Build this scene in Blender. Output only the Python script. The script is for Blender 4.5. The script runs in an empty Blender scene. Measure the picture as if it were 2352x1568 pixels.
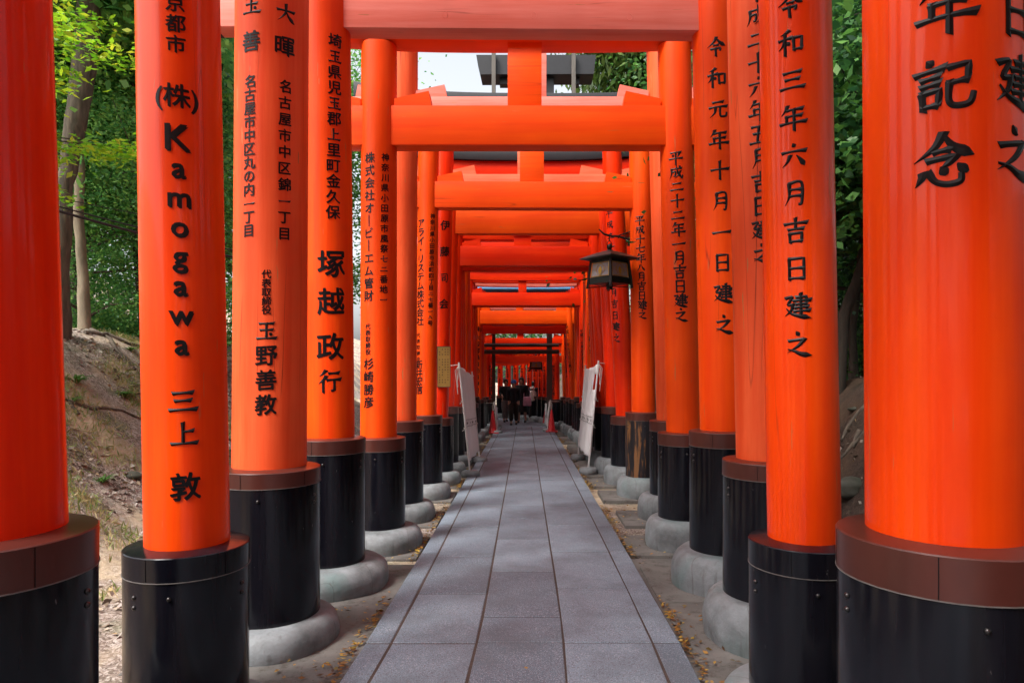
import bpy, bmesh, math, random
import numpy as np
from mathutils import Vector, Matrix, Euler
R = random.Random(7)
rad = math.radians
sc = bpy.context.scene
COL = sc.collection
H = 1.65                                    # eye height of the photographer
def zp(v, Y): return H + (848 - v) * Y / 1568.0      # height of a photographed row at distance Y
def xp(u, Y): return (u - 1214) * Y / 1568.0
def gz(y):                                   # the path is level at first, then falls gently away
    if y < 3: return 0.0
    return -0.018 * (y - 3)
def yg(v): return 2502.5 / (v - 876.2)       # distance of a photographed point on the path
def drift(y): return -0.006 * (y - 4.2) - .02 * max(0, 4.9 - max(y, 3.4)) ** 2

# ------------------------------------------------------------------ materials
def newmat(name):
    m = bpy.data.materials.new(name); m.use_nodes = True
    nt = m.node_tree; b = nt.nodes['Principled BSDF']
    return m, nt, b
def N(nt, t, **kw):
    n = nt.nodes.new(t)
    for k, v in kw.items():
        if k.startswith('i_'): n.inputs[int(k[2:])].default_value = v
        else: setattr(n, k, v)
    return n
def L(nt, a, b): nt.links.new(a, b)
def coords(nt, scale, rnd=True, kind='Object'):
    tc = N(nt, 'ShaderNodeTexCoord'); mp = N(nt, 'ShaderNodeMapping'); mp.inputs['Scale'].default_value = scale
    L(nt, tc.outputs[kind], mp.inputs['Vector'])
    if rnd:
        oi = N(nt, 'ShaderNodeObjectInfo'); mu = N(nt, 'ShaderNodeMath', operation='MULTIPLY'); mu.inputs[1].default_value = 37
        L(nt, oi.outputs['Random'], mu.inputs[0]); L(nt, mu.outputs[0], mp.inputs['Location'])
    return mp.outputs['Vector']
def noise(nt, vec, s, d=4, r=.55):
    n = N(nt, 'ShaderNodeTexNoise'); n.inputs['Scale'].default_value = s; n.inputs['Detail'].default_value = d
    n.inputs['Roughness'].default_value = r; L(nt, vec, n.inputs['Vector']); return n.outputs['Fac']
def ramp(nt, fac, stops):
    n = N(nt, 'ShaderNodeValToRGB'); e = n.color_ramp.elements
    while len(e) < len(stops): e.new(.5)
    for i, (p, c) in enumerate(stops):
        e[i].position = p; e[i].color = c if len(c) == 4 else (*c, 1)
    L(nt, fac, n.inputs[0]); return n.outputs[0]
def mixc(nt, f, a, b, mode='MIX'):
    n = N(nt, 'ShaderNodeMix', data_type='RGBA', blend_type=mode)
    for s, v in ((0, f), (6, a), (7, b)):
        if hasattr(v, 'links'): L(nt, v, n.inputs[s])
        else: n.inputs[s].default_value = v if s == 0 else (*v, 1)
    return n.outputs[2]
def bump(nt, b, h, strength=.2, dist=.01):
    n = N(nt, 'ShaderNodeBump'); n.inputs['Strength'].default_value = strength; n.inputs['Distance'].default_value = dist
    L(nt, h, n.inputs['Height']); L(nt, n.outputs[0], b.inputs['Normal'])

def paint(name, c1, c2, rough, coat=0.0, horiz=False, wear=.5, crack=True):
    m, nt, b = newmat(name)
    s = (.35, 7, 7) if horiz else (7, 7, .35)
    v = coords(nt, s)
    f = ramp(nt, noise(nt, v, 1.3, 7, .68), [(.36, (0, 0, 0)), (.64, (1, 1, 1))])
    c = mixc(nt, f, c1, c2)
    big = noise(nt, coords(nt, (1, 1, 1)), 1.1, 3)
    c = mixc(nt, ramp(nt, big, [(.35, (.55, .55, .55)), (.6, (1, 1, 1))]), tuple(x * .78 for x in c1), c)
    fine = noise(nt, coords(nt, (.6, 60, 60) if horiz else (60, 60, .6)), 1.0, 3, .5)
    if crack:
        # drying cracks: thin dark lines that run along the grain, and scattered chips
        cv = noise(nt, coords(nt, (.25, 9, 9) if horiz else (9, 9, .25)), 1.0, 2, .3)
        ln = ramp(nt, cv, [(.5 - .006, (0, 0, 0)), (.5, (1, 1, 1)), (.5 + .006, (0, 0, 0))])
        gate = ramp(nt, noise(nt, coords(nt, (1.3, 1.3, .6)), 1.3, 1), [(.52, (0, 0, 0)), (.6, (1, 1, 1))])
        mu = N(nt, 'ShaderNodeMath', operation='MULTIPLY'); L(nt, ln, mu.inputs[0]); L(nt, gate, mu.inputs[1])
        mu2 = N(nt, 'ShaderNodeMath', operation='MULTIPLY'); mu2.inputs[1].default_value = wear; L(nt, mu.outputs[0], mu2.inputs[0])
        c = mixc(nt, mu2.outputs[0], c, (.16, .012, .006))
        ch = noise(nt, coords(nt, (2, 26, 26) if horiz else (26, 26, 2.0)), 1.0, 3, .6)
        chm = ramp(nt, ch, [(.69, (0, 0, 0)), (.705, (1, 1, 1))])
        mu3 = N(nt, 'ShaderNodeMath', operation='MULTIPLY'); mu3.inputs[1].default_value = wear; L(nt, chm, mu3.inputs[0])
        c = mixc(nt, mu3.outputs[0], c, (.42, .16, .06))
    L(nt, c, b.inputs['Base Color'])
    rr = N(nt, 'ShaderNodeMapRange'); rr.inputs['To Min'].default_value = rough; rr.inputs['To Max'].default_value = rough + .16
    L(nt, fine, rr.inputs['Value']); L(nt, rr.outputs[0], b.inputs['Roughness'])
    b.inputs['Coat Weight'].default_value = coat; b.inputs['Coat Roughness'].default_value = .09
    b.inputs['Specular IOR Level'].default_value = .16
    bump(nt, b, fine, .12, .004)
    return m
def simple(name, c, rough=.5, metal=0, var=.15, sc_=8, bmp=0, c2=None, stretch=(1, 1, 1), coat=0):
    m, nt, b = newmat(name)
    n = noise(nt, coords(nt, stretch), sc_, 5, .6)
    c2 = c2 or tuple(max(0, x * (1 - var * 2)) for x in c)
    L(nt, mixc(nt, ramp(nt, n, [(.3, (0, 0, 0)), (.7, (1, 1, 1))]), c2, c), b.inputs['Base Color'])
    b.inputs['Roughness'].default_value = rough; b.inputs['Metallic'].default_value = metal
    b.inputs['Coat Weight'].default_value = coat
    if bmp: bump(nt, b, n, bmp, .01)
    return m
O1, O2 = (.80, .042, .0006), (.88, .075, .001)
M = {}
M['new'] = paint('vermilion_gloss', O1, O2, .32, .3, wear=.4)
M['red'] = paint('vermilion_deep_gloss', (.74, .016, .0004), (.84, .036, .0006), .30, .3, wear=.35)
M['satin'] = paint('vermilion_satin', (.80, .050, .001), (.88, .088, .002), .38, .03, wear=.6)
M['faded'] = paint('vermilion_faded_sheen', (.74, .068, .014), (.84, .13, .040), .40, .0, wear=.95)  # worn paint, with some pinkish sky sheen mixed into the colour
M['redb'] = paint('vermilion_deep_beam', (.72, .016, .0006), (.82, .036, .001), .36, .1, horiz=True, wear=.4)
M['beam'] = paint('vermilion_beam', (.80, .052, .001), (.88, .095, .002), .38, .03, horiz=True, wear=.45)
M['beamf'] = paint('vermilion_beam_faded_sheen', (.76, .12, .05), (.86, .21, .11), .38, .05, horiz=True, wear=.6)  # faded beams; part of the pink is sky reflection put into the colour
M['chalk'] = paint('vermilion_chalky_sky_sheen', (.70, .15, .10), (.80, .27, .22), .36, .05, horiz=True, wear=.6)  # pink sky reflection on weathered paint, put into the base colour
M['ink'] = simple('black_lacquer', (.003, .003, .004), .42, var=.1)
M['ink'].node_tree.nodes['Principled BSDF'].inputs['Specular IOR Level'].default_value = .25
M['kasagi'] = simple('black_roof_board', (.012, .012, .016), .5)
M['black'] = None
def black_metal():
    m, nt, b = newmat('black_coated_metal')
    f = noise(nt, coords(nt, (10, 10, .6)), 1.0, 6, .65)
    c = mixc(nt, ramp(nt, f, [(.4, (0, 0, 0)), (.75, (1, 1, 1))]), (.004, .004, .007), (.011, .010, .014))
    sp = noise(nt, coords(nt, (40, 40, 14)), 1.0, 4, .7)
    c = mixc(nt, ramp(nt, sp, [(.70, (0, 0, 0)), (.74, (1, 1, 1))]), c, (.10, .09, .09))
    L(nt, c, b.inputs['Base Color'])
    L(nt, ramp(nt, f, [(.3, (.12, .12, .12)), (.8, (.26, .26, .26))]), b.inputs['Roughness'])
    b.inputs['Specular IOR Level'].default_value = .3
    bump(nt, b, noise(nt, coords(nt, (5, 5, 1.6)), 1.0, 3, .5), .25, .02)
    return m
M['black'] = black_metal()
M['brown'] = simple('brown_coated_metal', (.085, .022, .016), .32, var=.2, sc_=3, stretch=(1, 1, .4))
M['seam_glint'] = simple('seam_highlight_grey', (.14, .125, .12), .6)  # pale grey that draws the highlight along the collar seam
M['bolt'] = simple('dark_bolt_steel', (.07, .065, .065), .28, metal=.9)
def wornblack():
    m, nt, b = newmat('worn_black_wood')
    f = noise(nt, coords(nt, (9, 9, .9)), 1.0, 6, .7)
    c = mixc(nt, ramp(nt, f, [(.56, (0, 0, 0)), (.6, (1, 1, 1))]), (.010, .009, .012), (.17, .075, .028))
    L(nt, c, b.inputs['Base Color']); b.inputs['Roughness'].default_value = .35; return m
M['worn'] = wornblack()
def stone():
    m, nt, b = newmat('weathered_concrete_footing')
    f = noise(nt, coords(nt, (1, 1, 1)), 3.0, 8, .65)
    c = mixc(nt, ramp(nt, f, [(.3, (0, 0, 0)), (.65, (1, 1, 1))]), (.085, .09, .095), (.25, .27, .29))
    g = noise(nt, coords(nt, (1, 1, .6)), 2.2, 4, .6)
    c = mixc(nt, ramp(nt, g, [(.52, (0, 0, 0)), (.68, (.75, .75, .75))]), c, (.12, .18, .18))
    s = noise(nt, coords(nt, (16, 16, 1.2)), 1.0, 5, .6)
    c = mixc(nt, ramp(nt, s, [(.6, (0, 0, 0)), (.75, (.5, .5, .5))]), c, (.06, .055, .05))
    cr = noise(nt, coords(nt, (2.2, 2.2, .15)), 1.0, 2, .4)
    c = mixc(nt, ramp(nt, cr, [(.4985, (0, 0, 0)), (.5, (.5, .5, .5)), (.5015, (0, 0, 0))]), c, (.05, .04, .035))
    L(nt, c, b.inputs['Base Color']); b.inputs['Roughness'].default_value = .6
    bump(nt, b, noise(nt, coords(nt, (1, 1, 1)), 24, 8, .7), .6, .012); return m
M['stone'] = stone()
def concrete(name, a, c_, spot=(.07, .05, .035)):
    m, nt, b = newmat(name)
    v = coords(nt, (1, 1, 1), False)
    c = mixc(nt, ramp(nt, noise(nt, v, 2.3, 8, .65), [(.3, (0, 0, 0)), (.7, (1, 1, 1))]), a, c_)
    vo = N(nt, 'ShaderNodeTexVoronoi'); vo.inputs['Scale'].default_value = 26; L(nt, v, vo.inputs['Vector'])
    c = mixc(nt, ramp(nt, vo.outputs['Distance'], [(.08, (1, 1, 1)), (.17, (0, 0, 0))]), c, spot)
    c = mixc(nt, ramp(nt, noise(nt, v, 7, 8, .75), [(.52, (0, 0, 0)), (.66, (.8, .8, .8))]), c, (.045, .035, .028))
    L(nt, c, b.inputs['Base Color']); b.inputs['Roughness'].default_value = .85
    bump(nt, b, noise(nt, v, 60, 6), .3, .004); return m
M['pad'] = concrete('footing_slab_concrete', (.085, .08, .075), (.17, .16, .15))
def granite():
    m, nt, b = newmat('granite_paving')
    v = coords(nt, (1, 1, 1), False)
    ge = N(nt, 'ShaderNodeNewGeometry')
    c = mixc(nt, ge.outputs['Random Per Island'], (.105, .155, .20), (.20, .27, .335))
    sp = noise(nt, v, 110, 3, .8)
    c = mixc(nt, ramp(nt, sp, [(.40, (1, 1, 1)), (.48, (0, 0, 0))]), c, (.085, .08, .10))
    c = mixc(nt, ramp(nt, noise(nt, v, 140, 2, .8), [(.56, (0, 0, 0)), (.64, (1, 1, 1))]), c, (.46, .47, .55))
    st = noise(nt, v, 2.0, 6, .6)
    c = mixc(nt, ramp(nt, st, [(.35, (.55, .55, .55)), (.55, (0, 0, 0))]), c, (.085, .10, .12))
    L(nt, c, b.inputs['Base Color']); b.inputs['Roughness'].default_value = .58
    bump(nt, b, sp, .35, .003); return m
M['granite'] = granite()
M['joint'] = simple('joint_soil', (.075, .05, .042), .95, sc_=30, bmp=.5)
def soil(name, dark, light, litter=True, moss=None):
    m, nt, b = newmat(name)
    v = coords(nt, (1, 1, 1), False)
    n1 = noise(nt, v, .9, 8, .65)
    c = mixc(nt, ramp(nt, n1, [(.35, (0, 0, 0)), (.62, (1, 1, 1))]), dark, light)
    if litter:
        vo = N(nt, 'ShaderNodeTexVoronoi'); vo.inputs['Scale'].default_value = 16; vo.inputs['Randomness'].default_value = 1
        ds = N(nt, 'ShaderNodeVectorMath', operation='ADD'); nn = N(nt, 'ShaderNodeTexNoise'); nn.inputs['Scale'].default_value = 9
        L(nt, v, nn.inputs['Vector']); L(nt, nn.outputs['Color'], ds.inputs[0]); L(nt, v, ds.inputs[1]); L(nt, ds.outputs[0], vo.inputs['Vector'])
        lc = ramp(nt, vo.outputs['Color'], [(.2, (.09, .06, .05)), (.5, (.26, .20, .17)), (.8, (.50, .44, .41))])
        msk = ramp(nt, noise(nt, v, .7, 4), [(.42, (0, 0, 0)), (.52, (.9, .9, .9))])
        c = mixc(nt, msk, c, lc)
    if moss:
        c = mixc(nt, ramp(nt, noise(nt, v, 1.4, 5, .6), [(.55, (0, 0, 0)), (.68, (.6, .6, .6))]), c, moss)
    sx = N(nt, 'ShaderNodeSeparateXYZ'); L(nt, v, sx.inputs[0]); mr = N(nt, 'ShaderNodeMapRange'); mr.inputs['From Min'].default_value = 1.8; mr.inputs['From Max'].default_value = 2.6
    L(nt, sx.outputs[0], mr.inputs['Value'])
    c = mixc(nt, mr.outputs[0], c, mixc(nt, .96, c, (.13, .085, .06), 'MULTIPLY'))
    L(nt, c, b.inputs['Base Color']); b.inputs['Roughness'].default_value = .95
    bump(nt, b, noise(nt, v, 12, 8, .7), .9, .06); return m
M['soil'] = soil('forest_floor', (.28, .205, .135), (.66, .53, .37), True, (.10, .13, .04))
M['bark'] = simple('bark_grey', (.16, .125, .095), .9, sc_=6, bmp=1.0, c2=(.045, .035, .028), stretch=(3, 3, .5))
M['bark2'] = simple('bark_pale', (.30, .24, .17), .85, sc_=5, bmp=.5, c2=(.15, .12, .08), stretch=(2, 2, .7))
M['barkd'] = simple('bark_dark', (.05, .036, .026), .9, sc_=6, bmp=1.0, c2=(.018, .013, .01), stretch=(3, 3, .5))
def leafmat(name, cs, trans=.5):
    m, nt, b = newmat(name)
    ge = N(nt, 'ShaderNodeNewGeometry')
    c = ramp(nt, ge.outputs['Random Per Island'], [(i / (len(cs) - 1), k) for i, k in enumerate(cs)])
    L(nt, c, b.inputs['Base Color']); b.inputs['Roughness'].default_value = .45
    tr = N(nt, 'ShaderNodeBsdfTranslucent'); L(nt, c, tr.inputs[0])
    mx = N(nt, 'ShaderNodeMixShader'); mx.inputs[0].default_value = trans
    out = nt.nodes['Material Output']; L(nt, b.outputs[0], mx.inputs[1]); L(nt, tr.outputs[0], mx.inputs[2]); L(nt, mx.outputs[0], out.inputs[0])
    return m
M['leaf'] = leafmat('evergreen_leaves', [(.07, .24, .07), (.12, .34, .09), (.20, .44, .11), (.32, .52, .11)])
M['maple'] = leafmat('maple_leaves', [(.12, .34, .015), (.22, .48, .02), (.36, .56, .025), (.48, .48, .03)], .5)
M['willow'] = leafmat('long_leaves', [(.05, .11, .02), (.10, .18, .03), (.17, .24, .05)], .45)
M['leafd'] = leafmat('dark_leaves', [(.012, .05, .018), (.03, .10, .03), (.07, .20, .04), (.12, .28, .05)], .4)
M['dead'] = leafmat('fallen_leaves', [(.06, .03, .018), (.16, .075, .02), (.35, .16, .03), (.45, .30, .04), (.05, .03, .025)], .15)
M['grass'] = leafmat('fern_green', [(.05, .13, .02), (.12, .26, .05)], .3)
M['cloth'] = simple('white_banner_cloth', (.80, .77, .79), .85, var=.12, sc_=9, stretch=(1, 6, .3), bmp=.8)
M['pole'] = simple('white_pole', (.68, .66, .66), .4, var=.08)
M['cone'] = simple('red_cone_plastic', (.62, .012, .02), .45, var=.1)
M['iron'] = simple('blackened_bronze', (.022, .024, .024), .38, metal=.55, var=.3)
M['verd'] = simple('roof_bronze', (.06, .062, .062), .42, metal=.7, var=.25)
M['gold'] = simple('gilt_frame', (.55, .33, .05), .4, metal=.4)
M['glass'] = simple('lantern_paper_pane', (.32, .30, .34), .5, sc_=12)
M['glass2'] = simple('far_lantern_pane', (.30, .09, .03), .5)
M['wood'] = simple('dark_timber', (.055, .028, .018), .6, sc_=5, stretch=(4, 4, .5))
M['woodg'] = simple('grey_timber', (.13, .115, .10), .7, sc_=5, stretch=(4, 4, .5))
M['plaque'] = simple('yellow_plaque', (.24, .125, .02), .45, var=.1)
M['blue'] = simple('blue_sheet', (.05, .22, .42), .4, var=.1)
M['rope'] = simple('white_cord', (.7, .66, .62), .8)
M['cable'] = simple('black_cable', (.012, .012, .014), .5)
M['skin'] = simple('skin', (.52, .30, .21), .55, var=.06)
M['rock'] = simple('mossy_rock', (.10, .095, .08), .85, sc_=5, bmp=.8, c2=(.035, .04, .025))

# ------------------------------------------------------------------ mesh helpers
def link(o, parent=None):
    COL.objects.link(o)
    if parent: o.parent = parent
    return o
def obj(name, bm_or_me, mat, parent=None, smooth=None):
    if isinstance(bm_or_me, bmesh.types.BMesh):
        me = bpy.data.meshes.new(name); bm_or_me.to_mesh(me); bm_or_me.free()
    else: me = bm_or_me
    mats = mat if isinstance(mat, (list, tuple)) else [mat]
    for m in mats: me.materials.append(m)
    if smooth is not None:
        me.polygons.foreach_set('use_smooth', [True] * len(me.polygons))
        if smooth < 180: me.set_sharp_from_angle(angle=rad(smooth))
    return link(bpy.data.objects.new(name, me), parent)
def thing(name, label, cat, loc=(0, 0, 0), group=None, rz=0):
    o = bpy.data.objects.new(name, None); COL.objects.link(o)
    o.location = loc; o.rotation_euler = (0, 0, rz); o.empty_display_size = .2
    return tag(o, label, cat, group)
def tag(o, label=None, cat=None, group=None, kind=None):
    if label: o['label'] = label
    if cat: o['category'] = cat
    if group: o['group'] = group
    if kind: o['kind'] = kind
    return o
def box(bm, x0, x1, y0, y1, z0, z1, bev=0):
    r = bmesh.ops.create_cube(bm, size=1)
    vs = r['verts']
    for v in vs:
        v.co = Vector(((x0 + x1) / 2 + v.co.x * (x1 - x0), (y0 + y1) / 2 + v.co.y * (y1 - y0), (z0 + z1) / 2 + v.co.z * (z1 - z0)))
    if bev:
        es = {e for v in vs for e in v.link_edges}
        bmesh.ops.bevel(bm, geom=list(es), offset=bev, segments=2, affect='EDGES', profile=.6)
    return vs
def lathe(bm, prof, seg=48, cx=0, cy=0, cap=True, jitter=0, phase=0):
    rings = []
    for (r, z) in prof:
        rings.append([bm.verts.new((cx + r * math.cos(2 * math.pi * i / seg + phase) , cy + r * math.sin(2 * math.pi * i / seg + phase), z)) for i in range(seg)])
    for a, b in zip(rings, rings[1:]):
        for i in range(seg):
            bm.faces.new((a[i], a[(i + 1) % seg], b[(i + 1) % seg], b[i]))
    if cap:
        bm.faces.new(list(reversed(rings[0]))); bm.faces.new(rings[-1])
def tube(bm, pts, rs, seg=8):
    pts = [Vector(p) for p in pts]
    if not hasattr(rs, '__len__'): rs = [rs] * len(pts)
    rings = []; up = Vector((0.13, .21, 1)).normalized()
    for i, p in enumerate(pts):
        d = (pts[min(i + 1, len(pts) - 1)] - pts[max(i - 1, 0)]).normalized()
        a = d.cross(up)
        if a.length < .05: a = d.cross(Vector((1, 0, 0)))
        a.normalize(); b = d.cross(a).normalized()
        rings.append([bm.verts.new(p + (a * math.cos(2 * math.pi * k / seg) + b * math.sin(2 * math.pi * k / seg)) * rs[i]) for k in range(seg)])
    for a, b in zip(rings, rings[1:]):
        for k in range(seg): bm.faces.new((a[k], a[(k + 1) % seg], b[(k + 1) % seg], b[k]))
    bm.faces.new(list(reversed(rings[0]))); bm.faces.new(rings[-1])
def prism(bm, poly, y0, y1):      # poly in x,z
    a = [bm.verts.new((x, y0, z)) for x, z in poly]; b = [bm.verts.new((x, y1, z)) for x, z in poly]
    n = len(poly); bm.faces.new(a); bm.faces.new(list(reversed(b)))
    for i in range(n): bm.faces.new((a[i], b[i], b[(i + 1) % n], a[(i + 1) % n]))
    bmesh.ops.recalc_face_normals(bm, faces=bm.faces)
def sphere(bm, c, r, s=(1, 1, 1), seg=12):
    q = bmesh.ops.create_uvsphere(bm, u_segments=seg, v_segments=max(6, seg // 2), radius=r)
    for v in q['verts']: v.co = Vector(c) + Vector((v.co.x * s[0], v.co.y * s[1], v.co.z * s[2]))

# ------------------------------------------------------------------ brush lettering
ST = {
'一': 'h 8,55 92,48', '二': 'h 24,32 76,28;h 8,75 92,70', '三': 'h 20,22 80,18;h 26,48 74,45;h 8,80 92,76',
'十': 'h 8,48 92,42;v 50,6 50,96', '七': 'h 8,48 92,36;c 42,10 42,70 52,84 82,82 88,66',
'八': 'p 38,25 32,55 8,88;n 52,18 64,52 92,84', '六': 'd 46,4 54,18;h 8,36 92,32;p 36,50 26,72 8,90;n 60,50 74,68 88,90',
'月': 'p 30,12 30,60 14,94;c 30,12 74,10 74,85 62,92;h 32,36 72,35;h 31,60 72,59',
'日': 'v 24,12 24,92;c 24,12 76,10 76,92;h 26,48 74,47;h 26,86 74,86',
'五': 'h 14,14 86,11;v 46,14 38,84;c 22,46 70,44 68,84;h 6,88 94,84',
'元': 'h 26,20 74,17;h 8,44 92,39;p 38,44 34,70 10,92;c 60,42 60,80 68,90 88,86 92,68',
'年': 'p 30,4 24,18 8,36;h 28,20 84,16;h 26,44 80,41;v 27,44 27,68;h 4,70 96,65;v 54,18 54,98',
'平': 'h 16,14 84,10;d 28,26 36,42;p 72,22 68,32 60,42;h 6,56 94,51;v 50,12 50,98',
'成': 'h 16,28 86,23;p 18,28 18,60 4,94;c 20,50 44,47 42,74 32,76;n 52,4 60,50 88,90;v 88,90 94,72;p 78,42 66,68 40,90;d 70,6 80,16',
'令': 'p 50,4 36,28 6,48;n 50,4 66,28 94,46;h 38,42 60,41;c 24,60 72,57 66,72;v 46,58 48,97',
'和': 'p 42,4 28,12 12,16;h 6,36 48,32;v 28,12 28,97;p 28,36 20,56 4,72;d 34,46 45,60;v 58,34 60,82;c 58,34 88,31 86,80;h 60,77 86,76',
'吉': 'h 10,22 90,18;v 50,2 50,42;h 24,44 76,41;v 28,60 30,94;c 28,60 72,57 70,92;h 30,90 70,88',
'建': 'c 46,15 82,12 82,40;h 36,28 96,25;h 46,41 82,39;h 42,54 86,51;h 38,68 92,65;v 62,1 62,80;c 8,18 32,14 16,42 34,42;p 34,42 28,64 4,86;n 10,58 34,80 98,94',
'之': 'd 42,2 54,18;c 16,38 72,30;p 72,30 48,58 10,82;n 12,70 34,76 60,88 97,92',
'記': 'd 22,4 32,15;h 4,26 48,21;h 14,38 40,35;h 14,50 40,47;v 14,62 16,92;c 14,62 42,59 39,88;h 16,87 38,86;c 56,22 88,17 85,46;h 58,50 85,46;c 57,48 56,80 66,91 88,88 95,68',
'念': 'p 50,0 36,24 4,46;n 50,0 66,24 98,42;h 36,32 60,29;c 26,46 68,42;p 68,42 60,52 44,64;p 18,68 16,76 6,90;c 28,68 38,84 56,91 76,87 78,72;d 46,60 56,74;d 72,56 88,72',
'上': 'v 46,8 46,84;h 48,42 80,38;h 6,88 94,84', '大': 'h 8,38 92,33;p 50,6 46,50 10,92;n 50,38 66,66 94,90',
'玉': 'h 18,14 82,11;h 22,46 78,43;h 6,88 94,84;v 50,12 50,86;d 64,58 76,72',
'行': 'p 34,4 24,16 8,28;p 36,28 24,44 4,60;v 24,44 24,96;h 48,16 88,13;h 40,44 96,40;c 70,43 70,86 56,90',
'司': 'c 16,16 80,12 78,86 64,90;h 20,36 60,33;v 26,54 28,82;c 26,54 58,51 56,80;h 28,76 56,75',
}
PR = {'h': [1.15, .72, .72, .85, 1.45], 'v': [1.25, .95, .9, .95, 1.0], 'p': [1.35, 1.1, .85, .5, .08],
      'n': [.35, .8, 1.2, 1.75, .15], 'd': [.25, 1.0, 1.5, 1.1, .5], 'c': [1.1, .85, .9, .95, .8]}
def lerp_list(a, t):
    f = t * (len(a) - 1); i = min(int(f), len(a) - 2); return a[i] + (a[i + 1] - a[i]) * (f - i)
def smooth_pts(p, kind):
    if kind in 'pn' and len(p) > 2 or (kind == 'c' and len(p) >= 4):
        out = []
        for i in range(len(p) - 1):
            p0 = p[max(i - 1, 0)]; p1 = p[i]; p2 = p[i + 1]; p3 = p[min(i + 2, len(p) - 1)]
            for k in range(5):
                t = k / 5; out.append(tuple(.5 * (2 * p1[j] + (p2[j] - p0[j]) * t + (2 * p0[j] - 5 * p1[j] + 4 * p2[j] - p3[j]) * t * t + (3 * p1[j] - p0[j] - 3 * p2[j] + p3[j]) * t ** 3) for j in (0, 1)))
        return out + [p[-1]]
    out = []
    for a, b in zip(p, p[1:]):
        n = 5
        for k in range(n): out.append((a[0] + (b[0] - a[0]) * k / n, a[1] + (b[1] - a[1]) * k / n))
    return out + [p[-1]]
def brush_glyph(ch):              # -> (verts (x,y,h) in -.5...5 with y up, faces)
    V, F = [], []
    for si, s in enumerate(ST[ch].split(';')):
        kind, *pp = s.split()
        pts = [tuple(float(q) for q in a.split(',')) for a in pp]
        pts = smooth_pts(pts, kind)
        # brushed look: strokes climb a little to the right and bow
        n = len(pts); base = len(V); w0 = 6.4
        cum = [0]
        for a, b in zip(pts, pts[1:]): cum.append(cum[-1] + math.dist(a, b))
        for i, (x, y) in enumerate(pts):
            t = cum[i] / cum[-1]
            a = pts[max(i - 1, 0)]; b = pts[min(i + 1, n - 1)]
            dx, dy = b[0] - a[0], b[1] - a[1]; dl = math.hypot(dx, dy) or 1; nx, ny = -dy / dl, dx / dl
            w = w0 * lerp_list(PR[kind], t)
            ex = 0
            if i == 0: x -= dx / dl * w * .5; y -= dy / dl * w * .5; ex = .35
            if i == n - 1 and kind in 'hv': ex = -.5; x += dx / dl * w * .5; y += dy / dl * w * .5
            for sg, hh in ((1, .0), (.0, 1.0), (-1, .0)):
                sk = ex * w * sg
                V.append(((x + nx * w * sg + dx / dl * sk) / 100 - .5, .5 - (y + ny * w * sg + dy / dl * sk) / 100, (.10 + hh) * (1 - .0 * si) + si * .02))
        for i in range(n - 1):
            q = base + i * 3
            F += [(q, q + 1, q + 4, q + 3), (q + 1, q + 2, q + 5, q + 4)]
        F += [(base, base + 2, base + 1), (base + (n - 1) * 3, base + (n - 1) * 3 + 1, base + (n - 1) * 3 + 2)]
    return V, F
GC = {}
def font_glyph(ch, bold=.018):
    if (ch, bold) in GC: return GC[(ch, bold)]
    c = bpy.data.curves.new('tmp', 'FONT'); c.body = ch; c.size = 1; c.resolution_u = 3
    c.align_x = 'CENTER'
    o = bpy.data.objects.new('tmp', c); COL.objects.link(o)
    dg = bpy.context.evaluated_depsgraph_get(); dg.update()
    me = bpy.data.meshes.new_from_object(o.evaluated_get(dg))
    vs = [tuple(v.co) for v in me.vertices]; fs = [tuple(p.vertices) for p in me.polygons]
    bpy.data.objects.remove(o); bpy.data.curves.remove(c); bpy.data.meshes.remove(me)
    xs = [v[0] for v in vs]; ys = [v[1] for v in vs]
    cx = (min(xs) + max(xs)) / 2; cy = .36 if ord(ch[0]) > 0x3000 else .25
    V, F = [], []
    for k, (ox, oy, h) in enumerate(((-bold, bold, .5), (bold, -bold, .8), (0, 0, 1.0), (bold * .4, bold * .9, .65))):
        b = len(V)
        V += [(x - cx + ox, y - cy + oy + (x - cx) * .07 * (ord(ch[0]) > 0x3000), h) for x, y, z in vs]; F += [tuple(i + b for i in f) for f in fs]
    GC[(ch, bold)] = (V, F); return V, F

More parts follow.
